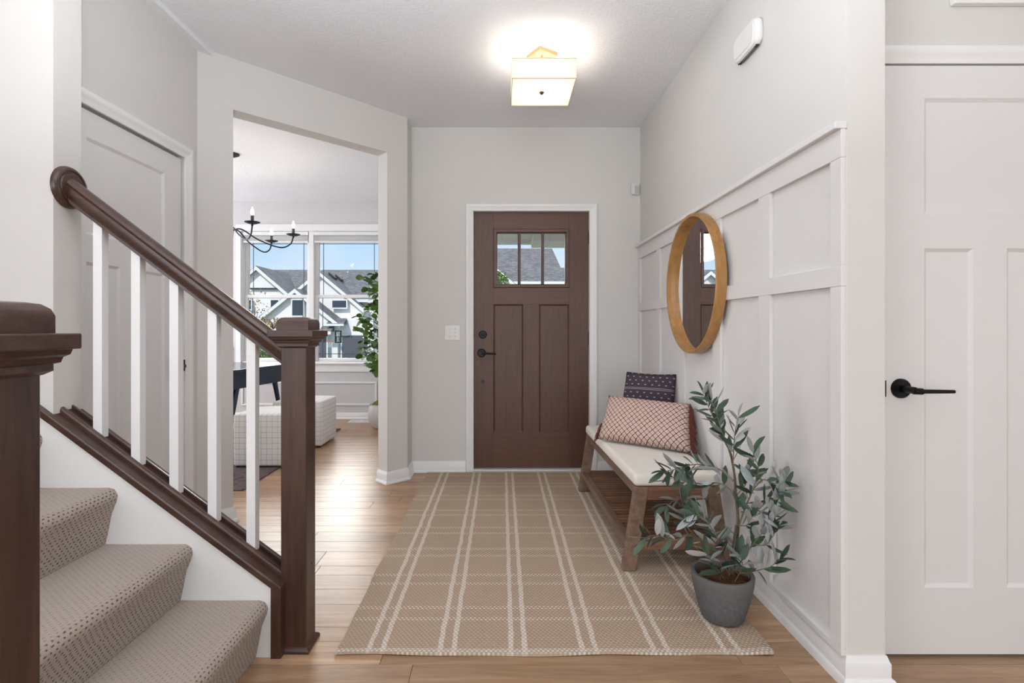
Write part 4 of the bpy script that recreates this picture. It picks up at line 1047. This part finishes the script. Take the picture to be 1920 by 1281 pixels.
tips = [Vector((p.x, p.y, zd)) for p in tips]
tips += [Vector((2*hc.x-p.x, 2*hc.y-p.y, zd)) for p in tips]
for p in tips:
    d = (p-hc); d.z = 0; ln = d.length; d.normalize()
    pts = [hc+d*.02+Vector((0, 0, zd+.02)), hc+d*.10+Vector((0, 0, zd+.035)), hc+d*(ln*.45)+Vector((0, 0, zd-.055)), hc+d*(ln*.78)+Vector((0, 0, zd-.118)), hc+d*(ln*.95)+Vector((0, 0, zd-.085)), hc+d*ln+Vector((0, 0, zd-.01))]
    arm = put('chandelier_arm', MB().tube(spline(pts, 6), .0065, 8).lathe([(0, zd-.030), (.010, zd-.022), (.008, zd-.012)], (p.x, p.y, 0), 'z', 12), M['iron'], chd, smooth=True)
    put('drip_pan', MB().lathe([(0, zd-.010), (.03, zd-.008), (.060, zd+.004), (.062, zd+.008), (.03, zd-.002), (0, zd)], (p.x, p.y, 0), 'z', 24, False), M['iron'], arm, smooth=True)
    put('candle_sleeve', MB().lathe([(.0125, zd), (.0125, zd+.062), (0, zd+.062)], (p.x, p.y, 0), 'z', 14), plain('brown candle sleeve', srgb(84, 74, 72), .6), arm, smooth=True)
    put('candle_bulb', MB().lathe([(.007, zd+.062), (.012, zd+.072), (.0145, zd+.085), (.011, zd+.104), (.005, zd+.122), (0, zd+.134)], (p.x, p.y, 0), 'z', 14, False), M['bulb'], arm, smooth=True)
    light('chandelier_glow', 'POINT', (p.x, p.y, zd+.10), 2.5, (1, .9, .78), radius=.02)
# tall indoor tree
tcn = (-1.36, 5.90)
it = thing('indoor_tree', 'tall round-leaved tree in a white pot beside the dining window', 'potted plant', (*tcn, 0))
put('pot', MB().lathe([(0, .0003), (.075, .0003), (.105, .02), (.145, .10), (.150, .16), (.138, .235), (.128, .262), (.134, .270), (.125, .272), (.115, .25), (0, .24)], (*tcn, 0), 'z', 32, False), M['whitepot'], it, smooth=True)
put('moss', MB().lathe([(0, .325), (.04, .318), (.085, .29), (.114, .255), (.112, .245)], (*tcn, 0), 'z', 24, False), M['moss'], it, smooth=True)
put('trunk', MB().tube([(tcn[0], tcn[1], .25), (tcn[0]+.02, tcn[1], .7), (tcn[0], tcn[1], 1.2), (tcn[0]-.03, tcn[1], 1.65)], [.014, .012, .009, .004], 8), M['bark'], it, smooth=True)
ls2 = []; rnd = random.Random(21)
def round_leaf(L_, Wd):
    mb = MB(); mb.open = True; vs = [(0, 0, 0)]; n_ = 10
    for k in range(n_): a = PI-2*PI*(k+.5)/n_; vs.append((L_/2+L_/2*math.cos(a), Wd/2*math.sin(a), .10*L_*math.sin(a)**2))
    vs.append((L_/2, 0, 0)); c_ = len(vs)-1
    mb.add(vs, [(c_, k+1, (k+1) % n_+1) for k in range(n_)]); return mb
mk_fi = lambda i_: round_leaf((.055, .062, .05, .066, .058)[i_], (.050, .056, .046, .060, .05)[i_])
for b_ in range(34):
    z0_ = .55+b_*.034; a = PI+rnd.uniform(-1.3, 1.3) if b_ % 4 else rnd.uniform(0, 2*PI); ln = rnd.uniform(.16, .36)*(1.0 if z0_ < 1.35 else .75)
    base = Vector((tcn[0]+.01, tcn[1], z0_)); d = Vector((math.cos(a), math.sin(a)*.8, .35)).normalized()
    end = base+d*ln
    if end.x > -.90: end.x = -.90
    if end.y > 6.38: end.y = 6.38
    if end.z > 1.74: end.z = 1.74
    mid_ = base.lerp(end, .5)+Vector((0, 0, .03)); sp2 = spline([base, mid_, end], 4)
    put('branch', MB().tube(sp2, [.004-.0003*k for k in range(len(sp2))], 5), M['bark'], it)
    for k in range(7):
        f = .3+.7*k/6; fi = f*(len(sp2)-1); i0 = min(int(fi), len(sp2)-2); p = sp2[i0].lerp(sp2[i0+1], fi-i0)
        dl = (d*.5+Vector((rnd.uniform(-1, 1), rnd.uniform(-1, 1), rnd.uniform(-.9, .3)))).normalized()
        if (p+dl*.07).x > -.84 or (p+dl*.07).y > 6.42: dl = -dl; dl.z = -.2
        place_leaf(it, ls2, M['ficus'], p, dl, rnd.uniform(-1.2, 1.2), rnd.uniform(1.0, 1.5), mk_fi)

print('tree leaves', nleaf)
# ------------------------------------------------------------------ outdoors
# porch in front of the entry door
struct('porch_floor', B(-.70, 3.4, FW+.16, 8.2, -.30, -.10), M['drive'])
pch = struct('porch_ceiling', B(-.65, 3.4, FW+.16, 8.0, 2.46, 2.62), M['soffit'])
put('beam', B(-.65, 3.4, 7.86, 8.0, 2.40, 2.46), M['exttrim'], pch)
put('eave', B((996-VX)/F*7.8, 3.4, 7.2, 7.84, 2.33, 2.455), M['soffit'], pch)
# outside ground falls away to the street
gm = MB(); gz = [(6.66, -.30), (9, -.35), (14, -1.2), (22, -2.3), (42, -2.6), (110, -2.6)]
vs = [(x_, y_, z_) for y_, z_ in gz for x_ in (-90, 90)]; gm.open = True
gm.add(vs, [(2*k, 2*k+1, 2*k+3, 2*k+2) for k in range(len(gz)-1)])
struct('ground', gm, M['lawn'])
struct('street', B(-90, 90, 24, 33, -2.60, -2.30), M['drive'])
GZ = -2.6
def slab(p0, p1, y0, y1, th):  # sloped roof slab from (x,z) p0 to p1, extruded in y
    return [(p0[0], p0[1]), (p1[0], p1[1]), (p1[0], p1[1]+th), (p0[0], p0[1]+th)]
def gable(parent, apx, apy, half, slope, Y, back, wall_z=GZ, mat='lap', fascia=.30, fullwall=True):
    k = Y/F; ax, az = (apx-VX)*k, EYE-(apy-VY)*k; hw_ = half*k; bz = az-hw_*slope
    put('gable_wall', MB().prism([(ax-hw_+.15, bz), (ax, az-.25), (ax+hw_-.15, bz)], 'y', Y, Y+.2), M[mat], parent)
    if fullwall: put('front_wall', B(ax-hw_+.3, ax+hw_-.3, Y+.02, back, wall_z, bz+.05), M['batten'], parent)
    mb = MB()
    for s_ in (-1, 1): mb.prism([(ax, az), (ax+s_*hw_, bz), (ax+s_*hw_, bz-.16), (ax, az-.16)], 'y', Y-.35, back)
    put('roof', mb, M['shingle'], parent)
    mb = MB()
    for s_ in (-1, 1): mb.prism([(ax, az-.06), (ax+s_*hw_, bz-.06), (ax+s_*hw_, bz-fascia-.06), (ax, az-fascia-.06)], 'y', Y-.42, Y-.34)
    put('fascia', mb, M['exttrim'], parent)
    return ax, az, hw_, bz
def rect(parent, name, xa, ya_, xb, yb_, Y, mat, th=.1, frame=True):
    a, b = at(xa, yb_, Y), at(xb, ya_, Y)
    o = put(name, B(a.x, b.x, Y-th, Y, a.z, b.z), M[mat], parent)
    if frame:
        e_ = .10; put('window_trim', MB().box(a.x-e_, b.x+e_, Y-th-.03, Y-.01, b.z, b.z+e_).box(a.x-e_, b.x+e_, Y-th-.03, Y-.01, a.z-e_, a.z).box(a.x-e_, a.x, Y-th-.03, Y-.01, a.z, b.z).box(b.x, b.x+e_, Y-th-.03, Y-.01, a.z, b.z), M['exttrim'], o)
    return o
h1 = thing('neighbor_house', 'white gabled house with grey shingle roof and dark garage doors outside the dining window', 'house', (-15, 46, GZ))
def roof_ridge(parent, xl, xr, pyr, Yr, pye, Ye, hipr=0, hipl=0):
    zr = EYE-(pyr-VY)/F*Yr; ze = EYE-(pye-VY)/F*Ye; yb2 = 2*Yr-Ye
    vs = [(xl, Ye, ze), (xr, Ye, ze), (xr-hipr, Yr, zr), (xl+hipl, Yr, zr), (xl, yb2, ze), (xr, yb2, ze)]
    mb = MB(); mb.add(vs, [(0, 1, 2, 3), (3, 2, 5, 4), (1, 5, 2), (0, 3, 4), (0, 4, 5, 1)])
    put('main_roof', mb, M['shingle'], parent); return zr, ze
zr, ze = roof_ridge(h1, -30, -6.0, 506, 50, 562, 44)
put('main_wall', B(-29.6, -6.4, 44.6, 55.5, GZ, ze+.02), M['batten'], h1)
put('eave_trim', B(-29.8, -6.2, 43.9, 44.1, ze-.22, ze+.02), M['exttrim'], h1)
gable(h1, 484, 499, 70, .86, 43, 49.5)
gable(h1, 600, 508, 84, .84, 43.4, 49.8)
gable(h1, 556, 541, 84, .80, 41.5, 45)
put('band_board', B((470-VX)/F*42.9, (530-VX)/F*42.9, 42.8, 42.99, EYE-(543-VY)/F*42.9, EYE-(540-VY)/F*42.9), M['extdark'], h1)
for (a, b, c, d, Y_) in ((509, 563, 523, 577, 42.9), (549, 563, 569, 592, 41.4), (463, 563, 472, 580, 42.9), (624, 564, 650, 577, 43.2)):
    rect(h1, 'window', a, b, c, d, Y_, 'extdark')
for (a, b, c) in ((642, 629, 690), (594, 629, 613)):
    g = rect(h1, 'garage_door', a, b, c, 697 if a > 600 else 697, 41.9 if a > 600 else 41.2, 'garage')
ga, gb = at(586, 640, 42), at(700, 640, 42)
put('garage_wall', B(ga.x, gb.x, 42.0, 43.4, GZ, EYE-(600-VY)/F*42), M['batten'], h1)
pa, pb = at(612, 608, 41), at(644, 600, 41)
mbp = MB(); mbp.prism([(40.9, pa.z), (42, pa.z), (42, pb.z+.15)], 'x', pa.x, pb.x); put('pent_roof', mbp, M['shingle'], h1)
put('pent_trim', B(pa.x-.05, pb.x+.05, 40.85, 40.95, pa.z-.14, pa.z+.02), M['exttrim'], h1)
pa, pb = at(597, 622, 40.6), at(620, 611, 40.6)
mbp = MB(); mbp.prism([(40.5, pa.z), (42, pa.z), (42, pb.z+.2)], 'x', pa.x, pb.x); put('pent_roof', mbp, M['shingle'], h1)
put('pent_trim', B(pa.x-.05, pb.x+.05, 40.45, 40.55, pa.z-.22, pa.z+.02), M['exttrim'], h1)
# roof vents on the slope right of the second gable
for (a, b, Yv) in ((624, 520, 45.3), (636, 523.5, 47.0), (648, 527.5, 48.6)):
    p = at(a, b, Yv); o_ = put('roof_vent', MB().prism([(p.x-.28, p.z+.235), (p.x+.28, p.z-.235), (p.x+.28, p.z-.05), (p.x-.28, p.z+.42)], 'y', Yv-.3, Yv+.3), M['slot'], h1)
h2 = thing('neighbor_house', 'house with broad grey hipped roof seen through the entry door glass', 'house', (1.5, 48, GZ))
k = 48/F
zr2, ze2 = roof_ridge(h2, -5.4, (1064-VX)/F*44, 466, 50, 529, 44, hipr=(1064-VX)/F*44-(1035-VX)/F*50, hipl=2)
put('main_wall', B(-5.0, (1060-VX)/F*44, 44.5, 55.5, GZ, ze2+.02), M['batten'], h2)
put('eave_trim', B(-5.2, (1063-VX)/F*44, 43.85, 44.05, ze2-.25, ze2+.03), M['exttrim'], h2)
gable(h2, 905, 480, 64, .86, 41.5, 47)
h3 = thing('neighbor_house', 'far grey roof behind the hipped roof, right edge of the entry door glass', 'house', (10, 60, GZ))
zr3, ze3 = roof_ridge(h3, 4.5, 16, 502, 62, 545, 56)
put('main_wall', B(4.9, 15.6, 56.5, 67, GZ, ze3+.02), M['batten'], h3)
# basketball hoop
bh = thing('basketball_hoop', 'basketball hoop with clear backboard on the neighbor driveway', 'basketball hoop', (at(648, 660, 36).x, 36.5, GZ))
a, b = at(628, 643, 36), at(640, 620, 36)
fr2 = .07
put('backboard', MB().box(a.x, b.x, 36, 36.04, a.z, b.z), M['glass'], bh)
put('board_frame', MB().box(a.x, b.x, 35.97, 36.06, b.z-fr2, b.z).box(a.x, b.x, 35.97, 36.06, a.z, a.z+fr2).box(a.x, a.x+fr2, 35.97, 36.06, a.z, b.z).box(b.x-fr2, b.x, 35.97, 36.06, a.z, b.z), M['black'], bh)
mc2 = ((a.x+b.x)/2, 36, (a.z+b.z)/2)
put('target_square', MB().box(mc2[0]-.12, mc2[0]+.12, 35.96, 35.99, mc2[2]-.02, mc2[2]+.02).box(mc2[0]-.12, mc2[0]-.08, 35.96, 35.99, mc2[2]-.3, mc2[2]).box(mc2[0]+.08, mc2[0]+.12, 35.96, 35.99, mc2[2]-.3, mc2[2]), M['black'], bh)
rim = [(a.x-.25+.23*math.cos(2*PI*k/16), 35.7+.23*math.sin(2*PI*k/16), a.z+.12) for k in range(17)]
put('rim', MB().tube(rim, .025, 6, False), plain('orange rim', srgb(200, 90, 60), .5), bh)
mb = MB()
for k in range(10):
    t0, t1 = 2*PI*k/10, 2*PI*(k+.5)/10; mb.tube([(a.x-.25+.22*math.cos(t0), 35.7+.22*math.sin(t0), a.z+.12), (a.x-.25+.14*math.cos(t1), 35.7+.14*math.sin(t1), a.z-.3)], .012, 4)
put('net', mb, M['exttrim'], bh, kind='stuff')
put('pole', MB().tube([(b.x-.1, 36.1, (a.z+b.z)/2), (b.x+.45, 36.5, (a.z+b.z)/2+.1), (b.x+.55, 36.6, a.z-.3), (b.x+.6, 36.7, GZ)], .035, 8), M['grey'], bh)
# shrubs and young tree
def shrub(name, label, cat, c, rad, n_, mat, lf, seed, trunk=0):
    r2 = random.Random(seed); t_ = thing(name, label, cat, (c[0], c[1], GZ)); mb = MB(); mb.open = True
    for k in range(n_):
        d = Vector((r2.gauss(0, 1), r2.gauss(0, 1), r2.gauss(0, 1))).normalized()*r2.random()**.4
        p = Vector((c[0]+d.x*rad[0], c[1]+d.y*rad[1], c[2]+d.z*rad[2])); a_ = Vector((r2.uniform(-1, 1), r2.uniform(-1, 1), r2.uniform(-1, 1))).normalized()*lf; b_ = a_.cross(Vector((r2.uniform(-1, 1), r2.uniform(-1, 1), 1))).normalized()*lf*.6
        mb.add([p-a_, p-b_, p+a_, p+b_], [(0, 1, 2, 3)])
    put('foliage', mb, mat, t_, kind='stuff')
    m2 = MB()
    for k in range(5 if not trunk else 7):
        q = Vector((c[0]+r2.uniform(-.5, .5)*rad[0], c[1]+r2.uniform(-.4, .4)*rad[1], c[2]+r2.uniform(-.2, .6)*rad[2])); g0 = Vector((c[0], c[1], c[2]-rad[2] if trunk else c[2]-rad[2]*.9))
        m2.tube([g0, g0.lerp(q, .5)+Vector((0, 0, .05)), q], [.03, .02, .01], 5)
    if trunk: m2.tube([(c[0], c[1], GZ), (c[0], c[1], c[2]-rad[2])], [.05, .035], 6)
    put('stem', m2, M['bark'], t_)
shrub('shrub', 'green leafy shrub outside the dining window above the table', 'shrub', at(500, 668, 26), (1.5, .9, .55), 900, M['foliage'], .10, 1)
shrub('young_tree', 'sparse autumn tinted young tree outside the dining window', 'tree', at(474, 590, 22), (.8, .6, 1.3), 260, M['autumn'], .055, 2, 1)
shrub('young_tree', 'low rust and yellow tinted young tree beside the sparse one', 'tree', at(512, 606, 24), (.85, .5, .28), 260, M['autumn'], .06, 4, 1)
shrub('shrub', 'green shrub seen at the lower left corner of the entry door glass', 'shrub', at(936, 530, 36), (.7, .6, .8), 500, M['foliage'], .12, 6, 1)
